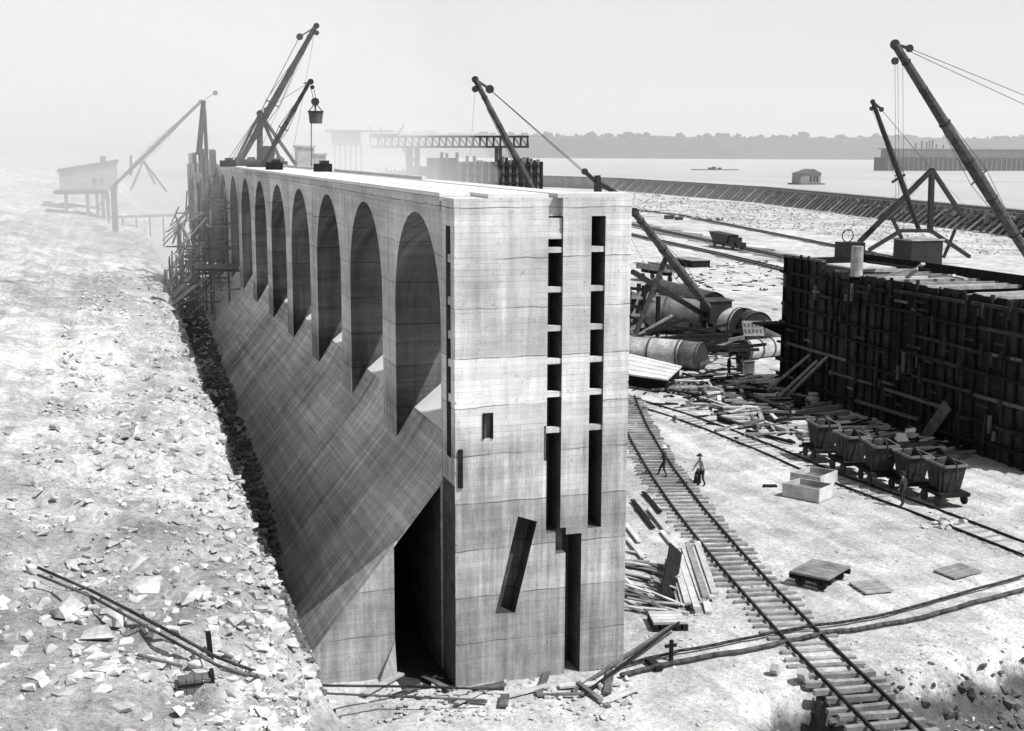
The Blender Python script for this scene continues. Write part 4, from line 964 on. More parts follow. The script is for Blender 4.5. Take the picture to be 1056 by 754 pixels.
# rubble field before the cofferdam
rf = MB(); q = random.Random(9)
for _ in range(5200):
    u = q.uniform(630, 1060); lo = 199 + max(0, (u - 640)) * .088; hi = 218 + max(0, u - 640) * .12; v = lo + (hi - lo) * q.random()
    p = G(u, v); k = (p.y - CAM.y) / 1317; sz_ = k * (.6 + 2.4 * q.random() ** 3); rock(rf, (p.x, p.y, sz_ * .1 + max(0, 1.5 * nz(p.x, p.y, .03, 3, 8))), sz_)
stuff(rf, 'rubble_field', 'rock', 'white field of blasted rock in front of the cofferdam', 'rubble')

# ------------------------------------------------------------------ derricks
class Sheaves:
    def __init__(s): s.l = []
    def tube(s, a, b, *k): s.l.append(MB().tube(a, b, *k)); return s
    def beam(s, a, b, *k): s.l.append(MB().beam(a, b, *k)); return s
    def build(s, nm, mat, o):
        for m_ in s.l: m_.build(nm, mat, o)
def sheave(mb, c, r): c = Vector(c); r *= .8; return mb.tube(c - Vector((0, .12, 0)), c + Vector((0, .12, 0)), r, r, 14)
def cable(o, a, b, r=.03): return MB().tube(a, b, r, r, 5, False).build('cable', 'cable', o)
def boom_part(o, a, b, w0, w1, mat='rust', nm='boom'):
    a, b = Vector(a), Vector(b); mb = MB(); mid = a.lerp(b, .45); mb.tube(a, mid, w0 * .4, w1 * .5, 10); mb.tube(mid, b, w1 * .5, w0 * .36, 10); bo = mb.build(nm, mat, o)
    for k in (.04, .2, .36, .52, .68, .82, .93): MB().ring(a.lerp(b, k), b - a, w1 * .44 if .1 < k < .8 else w0 * .38, .12, w1 * .07, 10).build('band', 'iron', bo)
    side = (b - a).normalized().cross(Vector((0, 1, 0))).normalized() * w1 * .95
    for sg in (-1, 1):
        MB().path([a.lerp(b, .1), mid + side * sg, a.lerp(b, .9)], .025).build('truss_rod', 'cable', bo); MB().beam(mid, mid + side * sg, .1).build('strut', 'iron', bo)
    return bo
# pair on the wall deck
SD = 72
bs = PS(268, 166, SD); bs.z = WH + .14
d1 = thing('derrick', bs, 'tall derrick with long raised boom standing on the far deck of the wall', 'derrick', 'derricks')
mt = PS(268, 117, SD); tip = PS(325, 28, SD - 4); bb = PS(246, 164, SD); bb.z = WH + .3
boom_part(d1, bb, tip, .55, .62); MB().tube(bs, mt, .3, .22, 10).build('mast', 'rust', d1)
for u, v in ((291, 163), (305, 168), (241, 168)): e = PS(u, v, SD + (6 if u > 270 else 0)); e.z = WH + .2; MB().beam(mt, e, .22, .22).build('stiff_leg', 'rust', d1)
for u in (232, 236): e = PS(u, 170, SD + 8); e.z = WH + .2; cable(d1, mt, e)
mb = Sheaves(); sheave(mb, tip + Vector((.1, 0, .1)), .3); sheave(mb, mt, .35); sheave(mb, PS(274, 113, SD), .22); mb.build('sheave', 'iron', d1)
arm = PS(309, 38, SD - 4); MB().beam(tip, arm, .12).build('gooseneck', 'rust', d1); mb = Sheaves(); sheave(mb, arm, .34); mb.build('block', 'iron', d1)
mb = Sheaves(); sheave(mb, PS(326.5, 34, SD - 4), .25); mb.build('block', 'iron', d1)
cable(d1, arm, mt); MB().box((bs.x - 1.6, bs.y - 1.2, WH + .15), (bs.x + 2.2, bs.y + 1.2, WH + .55)).build('base', 'timber_dark', d1)
mb = MB(); wc = PS(275, 158, SD); mb.tube(wc - Vector((0, .8, 0)), wc + Vector((0, .8, 0)), .62, .62, 14); mb.box((wc.x - .5, wc.y - .9, WH + .56), (wc.x + .5, wc.y + .9, wc.z)); mb.build('winch', 'iron', d1)
bs2 = PS(271, 169, SD - 7); bs2.z = WH + .14
d2 = thing('derrick', bs2, 'smaller derrick on the wall deck, its boom holding a hanging bucket', 'derrick', 'derricks')
tip2 = PS(319, 85, SD - 12); boom_part(d2, bs2 + Vector((0, 0, .2)), tip2, .36, .4)
cable(d2, tip2, mt, .02); g2 = PS(313, 86, SD - 12); MB().beam(tip2, g2, .1).build('gooseneck', 'rust', d2)
mb = Sheaves(); sheave(mb, tip2 + Vector((.1, 0, .05)), .28); sheave(mb, PS(322, 90, SD - 12), .2); mb.build('sheave', 'iron', d2)
MB().box((bs2.x - 1.2, bs2.y - .9, WH + .15), (bs2.x + 1.2, bs2.y + .9, WH + .45)).build('base', 'timber_dark', d2)
hk = PS(325, 105, SD - 12); mb = MB(); sheave(mb, hk, .38); mb.tube(hk, hk - Vector((0, 0, .9)), .1, .04, 8); mb.build('hook_block', 'iron', d2)
for dx_ in (-.1, .1): cable(d2, PS(322, 90, SD - 12) + Vector((dx_, 0, 0)), hk + Vector((dx_, 0, 0)), .025)
bt = PS(325.5, 114.5, SD - 12); hb = thing('hanging_bucket', bt - Vector((0, 0, .95)), 'round concrete bucket hanging from the smaller derrick above the wall', 'bucket')
mb = MB(); mb.tube(bt - Vector((0, 0, .95)), bt, .48, .58, 16); mb.build('body', 'rust', hb); MB().ring(bt - Vector((0, 0, .06)), (0, 0, 1), .57, .12, .05, 16).build('rim', 'iron', hb)
MB().path([bt + Vector((-.58, 0, -.1)), bt + Vector((0, 0, .62)), bt + Vector((.58, 0, -.1))], .035).build('bail', 'iron', hb)
MB().tube(bt - Vector((.35, 0, .95)), PS(321, 177, SD - 12), .035, .035, 6).build('tag_line', 'cable', hb)
# clutter on the deck
ck = [(235, 172, 'low timber crate left of the big derrick'), (258, 170, 'small engine box before the big derrick'), (287, 168, 'squat winch box right of the big derrick'), (283, 175, 'small dark block on the deck edge'), (333, 177, 'low dark block near the tag line'), (245, 171, 'low dark block between crate and engine box')]
for u, v, ds in ck:
    p = G(u, v, WH + .15); hx = .5 + .25 * rnd.random(); o = thing('deck_box', p, ds, 'box', 'gear on the wall deck')
    MB().obox(p + Vector((0, 0, .25)), (hx, 0, 0), (0, .5, 0), (0, 0, .25)).build('body', 'timber_dark', o); MB().obox(p + Vector((.1, 0, .6)), (hx * .5, 0, 0), (0, .35, 0), (0, 0, .1)).build('lid', 'iron', o)
p = G(316, 172, WH); 
for u0, u1, v0, v1, ds in ((307, 324, 152, 170, 'pale hazy form box standing behind the tag line'), (324, 336, 160, 170, 'lower pale form box right of the other')):
    a_ = PS(u0, v1, 95); b_ = PS(u1, v0, 95); o = thing('form_box', a_, ds, 'form box', 'pale form boxes beyond the wall')
    MB().box((a_.x, 95, 8), (b_.x, 97, b_.z)).build('shell', 'steel_pale', o); MB().box((a_.x - .15, 94.8, b_.z + .002), (b_.x + .15, 97.2, b_.z + .2)).build('cap', 'steel_pale', o)
# derrick behind the wall, boom to the upper left
SM = 78
d3 = thing('derrick', PS(622, 350, SM) * Vector((1, 1, 0)).length * 0 + Vector((PS(622, 335, SM).x, SM, 0)), 'derrick hidden behind the wall, only its boom and mast top rising above the deck', 'derrick', 'derricks')
x0 = PS(622, 335, SM).x
foot = PS(622, 335, SM); tip = PS(490, 82, SM); mtop = PS(616, 181, SM)
boom_part(d3, foot, tip, .7, .75, 'rust'); MB().beam((foot.x + .8, SM, 0), mtop, .5).build('mast', 'iron', d3)
ga = PS(603, 177, SM); gb = PS(614, 187, SM); MB().beam(ga, gb, .35).build('gooseneck', 'iron', d3); MB().beam(mtop, (foot.x - 1.2, SM, 6), .45).build('mast', 'iron', d3)
MB().beam(gb, PS(650, 208, SM), .4).build('stiff_leg', 'iron', d3); MB().beam(PS(650, 208, SM), PS(700, 240, SM + 10), .01).build('cable', 'cable', d3)
gn = PS(505, 92, SM); MB().beam(tip, gn, .22).build('gooseneck', 'rust', d3); mb = Sheaves(); sheave(mb, gn, .5); sheave(mb, tip, .4); sheave(mb, PS(490, 92, SM), .38); sheave(mb, ga, .4); mb.build('sheave', 'iron', d3)
cable(d3, gn, ga, .035); cable(d3, PS(508, 95, SM), PS(606, 182, SM), .035); cable(d3, PS(490, 92, SM), PS(485, 160, SM), .012); cable(d3, PS(502, 112, SM), PS(545, 200, SM), .03)
MB().box((foot.x - 2.5, SM - 2, 0), (foot.x + 3, SM + 2, .6)).build('base', 'timber_dark', d3); MB().box((foot.x - .5, SM - .4, .6), (foot.x + .5, SM + .4, foot.z)).build('pedestal', 'timber_dark', d3)
# derrick at the pipes: low boom to the left
fb = G(738, 352); SB = fb.y
d4 = thing('derrick', fb, 'derrick with black engine house on timber cribbing, boom slanting to the wall', 'derrick', 'derricks')
ft = PS(738, 326, SB); tp = PS(654, 219, SB - 8)
boom_part(d4, ft, tp, .8, .85, 'rust'); a_ = PS(688, 263, SB - 4.5); b_ = PS(655, 345, SB - 4); MB().beam(a_, b_, .4).build('strut', 'rust', d4)
MB().beam(PS(728, 326, SB), PS(652, 280, SB - 3), .42).build('jib', 'iron', d4)
hc = PS(738, 321, SB); MB().obox(hc, (1.15, 0, 0), (0, 1.1, 0), (0, 0, 1.05)).build('engine_house', 'iron', d4); MB().obox(hc + Vector((0, 0, 1.12)), (1.3, 0, 0), (0, 1.25, 0), (0, 0, .06)).build('roof', 'rust', d4)
for i, (u, v) in enumerate(((727, 356), (737, 358), (748, 357), (757, 352), (718, 352))): e = G(u, v); MB().beam(hc + Vector(((i - 2) * .6, 0, -1)), Vector((e.x, e.y, 0)), .4).build('crib_post', 'timber_dark', d4)
for u0, v0, u1, v1 in ((716, 344, 765, 336), (722, 350, 768, 344), (712, 336, 748, 352)): MB().beam(PS(u0, v0, SB - 1), PS(u1, v1, SB - 1), .55).build('crib_beam', 'timber_dark', d4)
cable(d4, tp, PS(690, 217, SB + 40), .03); cable(d4, PS(656, 222, SB - 8), PS(692, 225, SB + 40), .03); mb = Sheaves(); sheave(mb, tp, .5); mb.build('sheave', 'iron', d4)
pv = PS(692, 225, SB + 40); 
# trestle clutter left of it, by the wall
cl = thing('trestle', G(660, 345), 'low rough timber trestle close behind the wall corner', 'trestle')
q = random.Random(6); gl = G(655, 345)
for i in range(7): e = G(648 + i * 5, 345 + q.uniform(-6, 6)); MB().beam(Vector((e.x, e.y, 0)), Vector((e.x, e.y, q.uniform(3, 5.5))), .35).build('post', 'timber_dark', cl)
for i in range(6): a_, b_ = PS(645, 297 + i * 9, gl.y), PS(682 - i * 2, 300 + i * 9, gl.y); MB().beam(a_, b_, .3).build('ledger', 'timber_grey' if i % 2 else 'timber_dark', cl)
for i in range(3): MB().beam(PS(648 + i * 10, 340, gl.y), PS(660 + i * 9, 300, gl.y), .22).build('brace', 'timber_grey', cl)
q = random.Random(31)
for i in range(26):
    u, v = q.uniform(716, 772), q.uniform(338, 362); e = G(u, v, q.uniform(0, 2.2)); a2 = q.uniform(-.5, .5); l = q.uniform(1, 3.2)
    d = Vector((math.cos(a2), math.sin(a2), q.uniform(-.25, .25))) * l; MB().beam(e - d, e + d, q.uniform(.2, .4)).build('cribbing', 'timber_dark' if i % 4 else 'timber_grey', d4)
for i in range(20):
    u, v = q.uniform(646, 690), q.uniform(296, 350); e = G(u, v, q.uniform(.2, 3)); a2 = q.uniform(-.8, .8); l = q.uniform(.8, 2.6)
    d = Vector((math.cos(a2), math.sin(a2), q.uniform(-.5, .5))) * l; MB().beam(e - d, e + d, q.uniform(.15, .35)).build('cribbing', 'timber_dark' if i % 3 else 'timber_grey', cl)
# right hand derrick with box
p = G(946, 272); SR = p.y
d5 = thing('derrick', p, 'slender black derrick with spread frame legs over a dark engine box', 'derrick', 'derricks')
ft = PS(948, 238, SR); tp = PS(900, 105, SR); boom_part(d5, ft, tp, .9, .95, 'iron'); apx = PS(961, 175, SR + 4)
for (u, v), w_ in (((886, 250), .7), ((959, 240), .75), ((992, 222), .6)): MB().beam(apx, PS(u, v, SR + (4 if u < 990 else 8)), w_).build('frame_leg', 'iron', d5)
hz = [PS(u, v, SR - 2) for u, v in ((896, 258), (929, 238), (960, 238), (1000, 265))]
for a_, b_ in zip(hz, hz[1:]): MB().beam(a_, b_, .55).build('frame_rail', 'iron', d5)
MB().beam(PS(919, 223, SR), PS(930, 246, SR), .45).build('strut', 'iron', d5); MB().beam(PS(985, 237, SR), PS(973, 266, SR), .4).build('strut', 'iron', d5); MB().beam(PS(894, 206, SR) * 0 + PS(920, 188, SR), PS(933, 180, SR), .35).build('gaff', 'iron', d5)
a_, b_ = PS(930, 268, SR), PS(963, 247, SR); MB().box((a_.x, SR - 2.5, 0), (b_.x, SR + 2.5, b_.z)).build('engine_box', 'iron', d5); MB().box((a_.x - .2, SR - 2.7, b_.z + .002), (b_.x + .2, SR + 2.7, b_.z + .25)).build('roof', 'steel_pale', d5)
mb = Sheaves(); sheave(mb, tp, .5); mb.beam(tp, PS(908, 112, SR), .3); sheave(mb, PS(909, 113, SR), .5); sheave(mb, PS(899, 112, SR), .45); mb.build('sheave', 'iron', d5)
cable(d5, PS(908, 112, SR), apx, .05); cable(d5, PS(899, 112, SR), PS(933, 200, SR), .03)
# big boom entering from the right
SBG = 58
tp = PS(923, 46, SBG); ft = PS(1075, 287, SBG)
d6 = thing('derrick', (ft.x, SBG, 0), 'huge thick derrick boom reaching in from the right edge', 'derrick', 'derricks')
boom_part(d6, ft, tp, .95, 1.1, 'rust'); MB().box((ft.x - .6, SBG - .6, 0), (ft.x + .6, SBG + .6, ft.z)).build('pedestal', 'timber_dark', d6); MB().tube((ft.x + 1, SBG, 0), (ft.x + 1, SBG, ft.z + 16), .5, .35, 10).build('mast', 'rust', d6)
for k in (0, 1): cable(d6, PS(938, 50 + k * 3, SBG), Vector((ft.x + 1, SBG, ft.z + 15.5 - k)), .03)
for u in (923, 926, 931): cable(d6, PS(u, 66, SBG), PS(u + 1, 235, SBG), .018)
cable(d6, PS(947, 86, SBG), PS(985, 150, SBG), .03)
mb = Sheaves(); sheave(mb, tp, .55); sheave(mb, PS(938, 50, SBG), .42); sheave(mb, PS(923, 63, SBG), .4); mb.beam(tp, PS(938, 50, SBG), .25); mb.build('sheave', 'iron', d6)
for o_, a_, bs_ in ((d5, PS(961, 175, SR + 4), ((840, 262), (1040, 262), (905, 248))), (d3, PS(616, 181, SM), ((700, 262), (680, 300)))):
    for u, v in bs_: e = G(u, v); cable(o_, a_, Vector((e.x, e.y, 0)), .022)
for u in (246, 262, 300): cable(d1, tip * 0 + PS(325, 30, SD - 4), PS(u, 168, SD + 3), .014)
# ------------------------------------------------------------------ cofferdam, boats, shed
cf = thing('cofferdam', (CO[2].x, CO[2].y, 0), 'long timber crib cofferdam with slanting braces holding back the river', 'cofferdam')
a_, b_ = CO[0], CO[-1]
wallm = MB(); topm = MB()
for a_, b_ in zip(CO, CO[1:]):
    n_ = (b_ - a_).normalized(); bk_ = Vector((-n_.y, n_.x, 0)); 
    wallm.prism([Vector((a_.x, a_.y, 0)), Vector((b_.x, b_.y, 0)), Vector((b_.x, b_.y, 5.4)), Vector((a_.x, a_.y, 5.4))], bk_ * 7)
    topm.prism([Vector((a_.x, a_.y, 5.41)), Vector((b_.x, b_.y, 5.41)), Vector((b_.x, b_.y, 5.75)), Vector((a_.x, a_.y, 5.75))], -bk_ * .5)
wallm.build('crib', 'timber_grey', cf); topm.build('cap_beam', 'timber_mid', cf)
acc = 0; cnt = 0; tot = sum((b_ - a_).length for a_, b_ in zip(CO[1:], CO[2:])); 
for a_, b_ in zip(CO[1:], CO[2:]):
    l = (b_ - a_).length; n_ = int(96 * l / tot)
    for i in range(n_):
        p = a_.lerp(b_, i / n_); d = (b_ - a_).normalized(); f_ = Vector((d.y, -d.x, 0))
        MB().beam(Vector((p.x, p.y, 4.6)) + f_ * .3, Vector((p.x, p.y, 0)) + f_ * 4.5 - d * 2.5, .7, .5).build('brace', 'timber_grey' if i % 3 else 'timber_pale', cf)
fill_ = MB(); q = random.Random(12)
for _ in range(700):
    k = q.random(); a_, b_ = CO[3], CO[4]
    if k < .35: a_, b_ = CO[2], CO[3]
    p = a_.lerp(b_, q.random()); rock(fill_, p + Vector((q.uniform(-3, 3), -q.uniform(1, 6), q.uniform(0, 4))), q.uniform(.6, 2.0))
stuff(fill_, 'cofferdam_spoil', 'rock_dark', 'dark spoil heaped against the right part of the cofferdam', 'rubble')
# shed
b0 = G(836, 189, 5.6); w_ = 27 * (b0.y - CAM.y) / 1317 / 2; sh = thing('shed', b0, 'small shed with low gabled roof standing on the cofferdam', 'shed')
hh = 11 * (b0.y - CAM.y) / 1317
mb = MB(); mb.box((b0.x - w_, b0.y, 5.6), (b0.x + w_, b0.y + 7, 5.6 + hh)); mb.build('wall', 'timber_grey', sh)
mb = MB(); mb.prism([(b0.x - w_ * 1.12, b0.y - .5, 5.6 + hh), (b0.x + w_ * 1.12, b0.y - .5, 5.6 + hh), (b0.x + w_ * .25, b0.y - .5, 5.6 + hh * 1.5)], (0, 8, 0)); mb.build('roof', 'timber_mid', sh)
for k in (-.1, .25, .55): MB().box((b0.x + w_ * k, b0.y - .1, 6.2), (b0.x + w_ * k + .9, b0.y - .01, 5.4 + hh * .8)).build('window', 'iron', sh)
MB().box((b0.x - w_ * 1.3, b0.y - 1, 5.0), (b0.x + w_ * 1.3, b0.y + 8, 5.58)).build('footing', 'timber_mid', sh)
# barge on the river
b0 = G(912, 176, 5.2); sc_ = (b0.y - CAM.y) / 1317; bg_ = thing('work_barge', b0, 'long dark work barge with flat roofed deckhouse moored on the river', 'barge')
X = lambda u: G(u, 176, 5.2).x
mb = MB(); mb.box((X(912), b0.y, 5.0), (X(1075), b0.y + 14, 5 + 16 * sc_)); mb.build('hull_side', 'timber_dark', bg_)
mb = MB(); mb.box((X(917), b0.y + 1, 5 + 16.02 * sc_), (X(1075), b0.y + 12, 5 + 26 * sc_)); mb.build('deckhouse', 'timber_mid', bg_)
MB().box((X(914), b0.y + .5, 5 + 26.02 * sc_), (X(1075), b0.y + 13, 5 + 27.2 * sc_)).build('roof', 'timber_grey', bg_)
q = random.Random(3)
for u in (946, 952, 957, 960, 963, 967, 974): hh = q.uniform(4, 13) * sc_; MB().box((X(u), b0.y + 4, 5 + 27.22 * sc_), (X(u) + .8, b0.y + 4.8, 5 + 27.22 * sc_ + hh)).build('post', 'timber_mid', bg_)
for u in range(916, 1070, 5): MB().box((X(u), b0.y - .15, 5.0), (X(u) + .8, b0.y - .003, 5 + 15 * sc_)).build('rib', 'timber_mid', bg_)
b0 = G(720, 175.5, 5.1); sc_ = (b0.y - CAM.y) / 1317; o = thing('skiff_raft', b0, 'faint low raft with small gear far out on the river', 'raft')
MB().box((b0.x, b0.y, 5.0), (b0.x + 52 * sc_, b0.y + 12, 5.0 + 1.0 * sc_)).build('deck', 'timber_mid', o)
for k in (17, 22, 29): MB().box((b0.x + k * sc_, b0.y + 3, 5 + 1.01 * sc_), (b0.x + (k + 3) * sc_, b0.y + 6, 5 + (2 + k % 4) * sc_)).build('gear', 'timber_dark', o)

# ------------------------------------------------------------------ gantry and forms beyond the wall
SG = 300; k_ = (SG - CAM.y) / 1317
gn_ = thing('gantry', (PS(425, 185, SG).x, SG, 0), 'long high gantry truss on a trestle tower beyond the wall', 'gantry')
ty0, ty1 = 141, 151.5
for v in (ty0, ty1): a_, b_ = PS(383 if v > 145 else 390, v, SG), PS(545, v, SG); MB().beam(a_, b_, .8, .6).build('chord', 'timber_dark', gn_)
for v in (ty0, ty1): a_, b_ = PS(383, v, SG + 8), PS(545, v, SG + 8); MB().beam(a_, b_, .7, .5).build('chord', 'timber_dark', gn_)
u = 390
while u < 545: MB().beam(PS(u, ty0, SG), PS(u, ty1, SG), .45).build('vertical', 'timber_dark', gn_); MB().beam(PS(u, ty0, SG), PS(min(545, u + 7), ty1, SG), .3).build('diagonal', 'timber_mid', gn_); u += 7
for u in (420, 424, 431, 512, 516): a_ = PS(u, ty1, SG); MB().beam(a_, Vector((a_.x, SG, 0)), .8).build('tower_post', 'timber_dark', gn_)
for u in (421, 429): a_ = PS(u, ty1, SG + 8); MB().beam(a_, Vector((a_.x, SG + 8, 0)), .8).build('tower_post', 'timber_dark', gn_)
for a, b in (((415, 152), (424, 168)), ((420, 160), (431, 168)), ((431, 160), (420, 170)), ((512, 152), (519, 168))): MB().beam(PS(*a, SG), PS(*b, SG), .45).build('brace', 'timber_mid', gn_)
MB().beam(PS(383, 139, SG), PS(410, 139, SG), .5).build('rail', 'timber_mid', gn_)
MB().beam(PS(410, 139, SG), PS(417, 128, SG), .3).build('signal_arm', 'timber_mid', gn_)
for u in (382, 393): MB().beam(PS(u, 152, SG), PS(u, 130, SG), .25).build('post', 'timber_mid', gn_)
def block(u0, u1, v0, s, mat, nm, lab, studs, dep=8):
    a_ = PS(u0, v0, s); b_ = PS(u1, v0, s); o = thing(nm, (a_.x, s, 0), lab, 'form block', 'timber form blocks beyond the wall')
    MB().box((a_.x, s, 0), (b_.x, s + dep, a_.z)).build('sheathing', mat, o); q = random.Random(int(u0)); x = a_.x
    for i in range(studs):
        x = a_.x + (b_.x - a_.x) * i / max(1, studs - 1); MB().box((x - .25, s - .5, 0), (x + .25, s - .003, a_.z + q.uniform(-.2, 1.2))).build('stud', 'timber_dark' if i % 2 else 'timber_mid', o)
    for i in range(4): z = a_.z - .8 - i * 1.7; MB().box((a_.x, s - .8, z), (b_.x, s - .51, z + .3)).build('wale', 'timber_dark', o)
block(450, 471, 163, 210, 'timber_dark', 'form_block', 'dark narrow form block under the gantry, left of the broad one', 5)
block(474, 558, 167, 200, 'timber_mid', 'form_block', 'broad boarded form block beyond the wall under the gantry', 24)
block(430, 450, 172, 220, 'timber_mid', 'form_block', 'low form block at the foot of the gantry tower', 6)
block(398, 420, 178, 230, 'timber_grey', 'form_block', 'lowest faint form block left of the gantry tower', 6)
a_ = PS(345, 150, 420); b_ = PS(372, 136, 420); o = thing('staging', (a_.x, 420, 0), 'faint staging almost lost in dust left of the gantry', 'staging')
MB().box((a_.x, 420, a_.z), (b_.x, 426, b_.z)).build('deckhouse', 'timber_mid', o)
for k in range(6): x = a_.x + (b_.x - a_.x) * k / 5; MB().box((x, 421, 0), (x + .6, 421.6, a_.z - .002)).build('post', 'timber_mid', o)
MB().box((a_.x - 2, 419.5, b_.z + .01), (b_.x + 12, 427, b_.z + .6)).build('roof', 'timber_mid', o)

# ------------------------------------------------------------------ scaffold tower at the far end of the apron
sc_o = thing('scaffold_tower', (-3, 84, 3.5), 'tall ragged timber scaffold and form tower at the far end of the arches', 'scaffold', None)
q = random.Random(14); SS = 84
mb = MB()
for i in range(30):
    u = 195 + (i % 15) * 2.0; k0 = i // 15; a_ = PS(u, 222 + q.uniform(-6, 30), SS); b_ = PS(u + 2.0, 152 + q.uniform(0, 24) + 22 * k0 - (8 if 5 < i < 10 else 0), SS)
    MB().box((a_.x, SS + q.uniform(0, .4) - 2.2 * k0, a_.z - 1.5), (b_.x - .02, SS + .5 - 2.2 * k0, b_.z)).build('form_board', 'timber_mid' if q.random() < .35 else 'timber_grey', sc_o)
for i in range(60):
    t_ = -5.2 + 5.0 * q.random(); s = q.uniform(66, 92); zb = max(fill(s), 1.0 + (t_ + 4.75) * 1.23) ; t_ = [-5.2, -4.4, -3.4, -2.2, -1.0][i % 5] + q.uniform(-.1, .1); zb = max(fill(s), 1.0 + (t_ + 4.75) * 1.23); MB().beam((t_, s, zb), (t_ + q.uniform(-.12, .12), s, q.uniform(.75, 1.05) * (6.5 + (t_ + 5.2) * 2.1)), .15).build('post', 'timber_mid' if q.random() < .4 else 'timber_grey', sc_o)
for i in range(64):
    s = q.uniform(64, 92); z = q.uniform(3, 14); z = round(z / 1.7) * 1.7; MB().beam((max(-5.2, -5.2 + (z - 6) * .45) + q.uniform(-.3, .8), s, z), (-.3, s + q.uniform(-.6, .6), z + q.uniform(-.15, .15)), .1, .14).build('ledger', 'timber_grey' if q.random() < .5 else 'timber_mid', sc_o)
for i in range(26):
    s = q.uniform(64, 90); z = q.uniform(3.5, 11); MB().beam((-5.3 + q.uniform(-.3, 1), s, z), (-2 + q.uniform(-2, 1), s + q.uniform(-1, 2), z + q.uniform(1.5, 4)), .1).build('brace', 'timber_grey' if q.random() < .7 else 'timber_mid', sc_o)
for i in range(5):
    s = 68 + i * 4.6; MB().beam((-5.8, s, 4.5 + q.uniform(-1, 1)), (-2.5, s + 1, 6.5 + q.uniform(-1, 2)), .9, .06).build('plank', 'timber_grey', sc_o)
for i in range(60): # side frames towards the bank
    a_ = PS(q.uniform(180, 245), q.uniform(205, 300), 80 + q.uniform(-6, 6)); d = [Vector((.1, .1, q.uniform(.8, 1.8))), Vector((q.uniform(.6, 1.4), .4, q.uniform(-.1, .1))), Vector((q.uniform(-.6, .6), .3, q.uniform(.6, 1.3)))][i % 3]; MB().beam(a_ - d, a_ + d, .11).build('lath', 'timber_mid' if i % 2 else 'timber_grey', sc_o)
# far left derrick and sheds
SL = 140
ft = PS(117, 192, SL); tp = PS(207, 105, SL - 8); zb = bz(ft.x, ft.y)
d7 = thing('derrick', (ft.x, ft.y, min(ft.z, zb) - .1), 'pale distant derrick with its boom reaching over the scaffold tower', 'derrick', 'derricks')
boom_part(d7, ft, tp, .5, .6, 'rust'); MB().beam((ft.x, ft.y, min(ft.z, zb) - .1), ft, .8).build('pedestal', 'timber_mid', d7)
e = PS(222, 96, SL - 8); cable(d7, tp, e, .05); mb = Sheaves(); sheave(mb, e, .4); sheave(mb, tp, .35); mb.build('sheave', 'iron', d7)
m0, m1 = PS(205, 160, 84), PS(210, 104, 84)
MB().tube(m0, m1, .28, .22, 8).build('mast', 'rust', sc_o); MB().tube(PS(213, 160, 84), PS(211, 112, 84), .18, .14, 8).build('mast', 'rust', sc_o)
apx = PS(148, 166, SL + 10)
for u, v in ((135, 196), (160, 190), (172, 198)): MB().beam(apx, PS(u, v, SL + 10), .3).build('frame_leg', 'timber_mid', d7)
MB().beam(PS(135, 181, SL), PS(135, 160, SL), .35).build('gin_pole', 'timber_mid', d7)
a_ = PS(30, 180, 70); SBd = 178
bd = thing('mixer_house', (PS(105, 210, SBd).x, SBd, 6), 'pale boarded mixer house with sloping roof at the far left', 'shed')
w0, w1 = PS(62, 199, SBd).x, PS(122, 199, SBd).x
zt1, zt0, zl = PS(122, 167.5, SBd).z, PS(20, 206, SBd).z, PS(100, 197, SBd).z
zr = PS(20, 206, SBd).z
MB().prism([(w0, SBd, zl), (w1, SBd, zl), (w1, SBd, PS(122, 168, SBd).z), (w0, SBd, PS(122, 168, SBd).z - 1.6)], (0, 10, 0)).build('wall', 'timber_grey', bd)
zz = PS(122, 168, SBd).z
MB().prism([(w0 - .3, SBd - .4, zz - 1.58), (w1 + .25, SBd - .4, zz + .02), (w1 + .25, SBd - .4, zz + .5), (w0 - .3, SBd - .4, zz - 1.1)], (0, 11, 0)).build('roof', 'timber_dark', bd)
MB().box((PS(103, 160, SBd).x, SBd + 1, zz - .6), (PS(109, 160, SBd).x, SBd + 1.6, PS(106, 161, SBd).z)).build('chimney', 'timber_dark', bd)
for u in (95, 103): MB().box((PS(u, 190, SBd).x, SBd - .05, PS(u, 190, SBd).z), (PS(u + 4, 190, SBd).x, SBd - .003, PS(u, 184, SBd).z)).build('window', 'iron', bd)
SP = 165
pl_ = thing('trestle_deck', (PS(95, 240, SP).x, SP, 5.5), 'dark deck on short trestle posts in front of the mixer house', 'trestle')
x0_, x1_ = PS(55, 197, SP).x, PS(111, 197, SP).x; zt = PS(100, 197, SP).z
MB().box((x0_, SP, zt - .5), (x1_, SP + 8, zt)).build('deck', 'timber_dark', pl_)
for u in (66, 88, 98, 104, 109): x = PS(u, 200, SP).x; MB().box((x, SP + .3, bz(x, SP) - .4), (x + .5, SP + .8, zt - .23)).build('post', 'timber_mid', pl_)
MB().beam((x1_ - 1.2, SP + .4, zt - 2.2), (x1_ - .1, SP + .4, zt - .54), .35).build('brace', 'timber_mid', pl_)
MB().box((x0_, SP + .2, PS(100, 236, SP).z), (PS(106, 236, SP).x, SP + 1.0, PS(100, 226, SP).z)).build('cross_frame', 'timber_grey', pl_)
a_, b_ = PS(112, 224, 150), PS(182, 222, 150); fl = thing('flume', a_, 'level wooden flume crossing the bank top beyond the trestle', 'flume')
MB().beam(a_, b_, .7, .35).build('trough', 'timber_grey', fl)
for k in range(6): p = a_.lerp(b_, k / 5); MB().beam(Vector((p.x, p.y, bz(p.x, p.y) - .3)), p - Vector((0, 0, .2)), .22).build('post', 'timber_mid', fl)

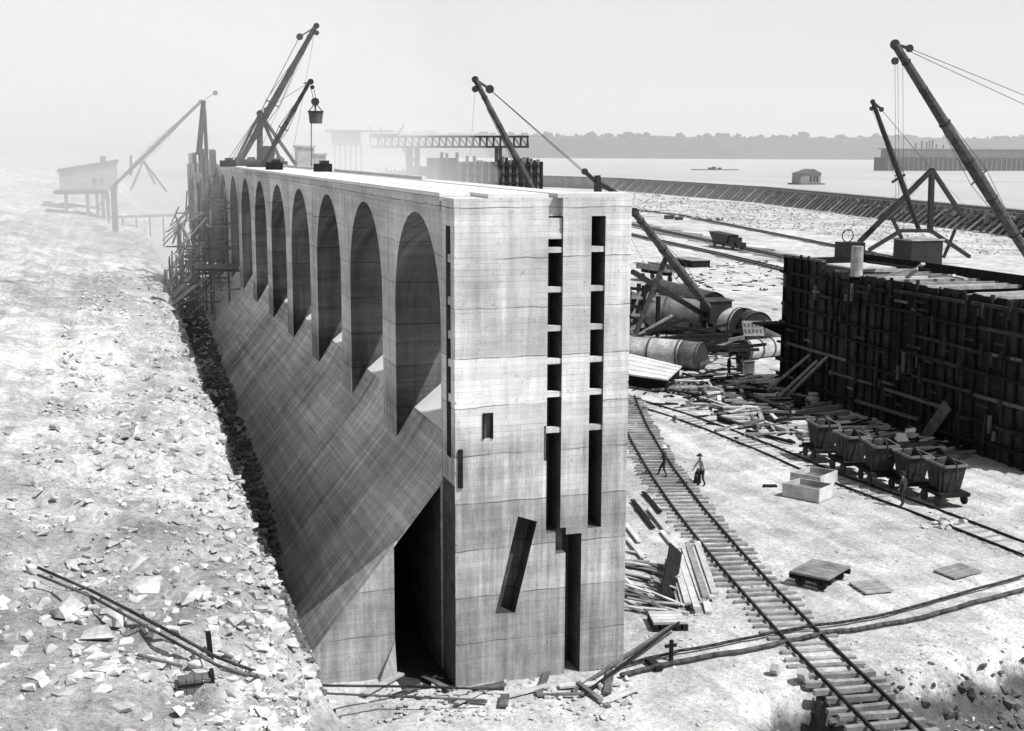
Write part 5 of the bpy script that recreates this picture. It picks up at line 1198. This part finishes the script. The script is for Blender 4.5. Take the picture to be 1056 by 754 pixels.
# ------------------------------------------------------------------ haze and dust
def volume(name, lo, hi, dens, label, noisy=None, step=None):
    mb = MB().box(lo, hi); o = mb.build(name, 'iron'); o.data.materials.clear()
    mt = bpy.data.materials.new(name); mt.use_nodes = True; nt = mt.node_tree; nt.nodes.clear()
    vs = nt.nodes.new('ShaderNodeVolumeScatter'); vs.inputs['Color'].default_value = (1, 1, 1, 1); vs.inputs['Density'].default_value = dens; vs.inputs['Anisotropy'].default_value = 0.0
    ou = nt.nodes.new('ShaderNodeOutputMaterial'); nt.links.new(vs.outputs[0], ou.inputs['Volume'])
    if noisy: noisy(nt, vs)
    o.data.materials.append(mt); o['kind'] = 'stuff'; tag(o, label, 'haze'); return o
volume('haze', (-3000, 165, -40), (4000, 4200, 220), 1 / 3700, 'pale summer haze over river and bluffs')
def dust(c, r, dens, label):
    bm = bmesh.new(); bmesh.ops.create_icosphere(bm, subdivisions=4, radius=1.0)
    for v in bm.verts:
        k = 1 + .22 * noise.fractal(v.co * 1.6 + Vector(c) * .01, 1, 2, 3)
        v.co = Vector((v.co.x * r[0], v.co.y * r[1], v.co.z * r[2])) * k + Vector(c)
    me = bpy.data.meshes.new('dust'); bm.to_mesh(me); bm.free(); o = bpy.data.objects.new('dust', me); COL.objects.link(o)
    mt = bpy.data.materials.new('dust'); mt.use_nodes = True; nt = mt.node_tree; nt.nodes.clear()
    vs = nt.nodes.new('ShaderNodeVolumeScatter'); vs.inputs['Color'].default_value = (1, 1, 1, 1); vs.inputs['Density'].default_value = dens
    ou = nt.nodes.new('ShaderNodeOutputMaterial'); nt.links.new(vs.outputs[0], ou.inputs['Volume']); o.data.materials.append(mt)
    o['kind'] = 'stuff'; tag(o, label, 'dust')
dust((-22, 165, 12), (34, 85, 20), .0042, 'broad pale dust cloud hanging over the far left end of the works')
dust((-120, 520, 30), (260, 230, 62), .0042, 'white haze drifting low over the far bank at the left')
dust((0, 104, 20), (26, 52, 21), .008, 'thin dust drifting about the far end of the wall')
p = PS(372, 165, 190); dust((p.x, 190, 10), (20, 50, 15), .012, 'steam and dust drifting behind the wall below the gantry')
SC.cycles.use_denoising = True
SC.cycles.max_bounces = 6; SC.cycles.diffuse_bounces = 1; SC.cycles.volume_bounces = 1
SC.cycles.caustics_reflective = False; SC.cycles.caustics_refractive = False
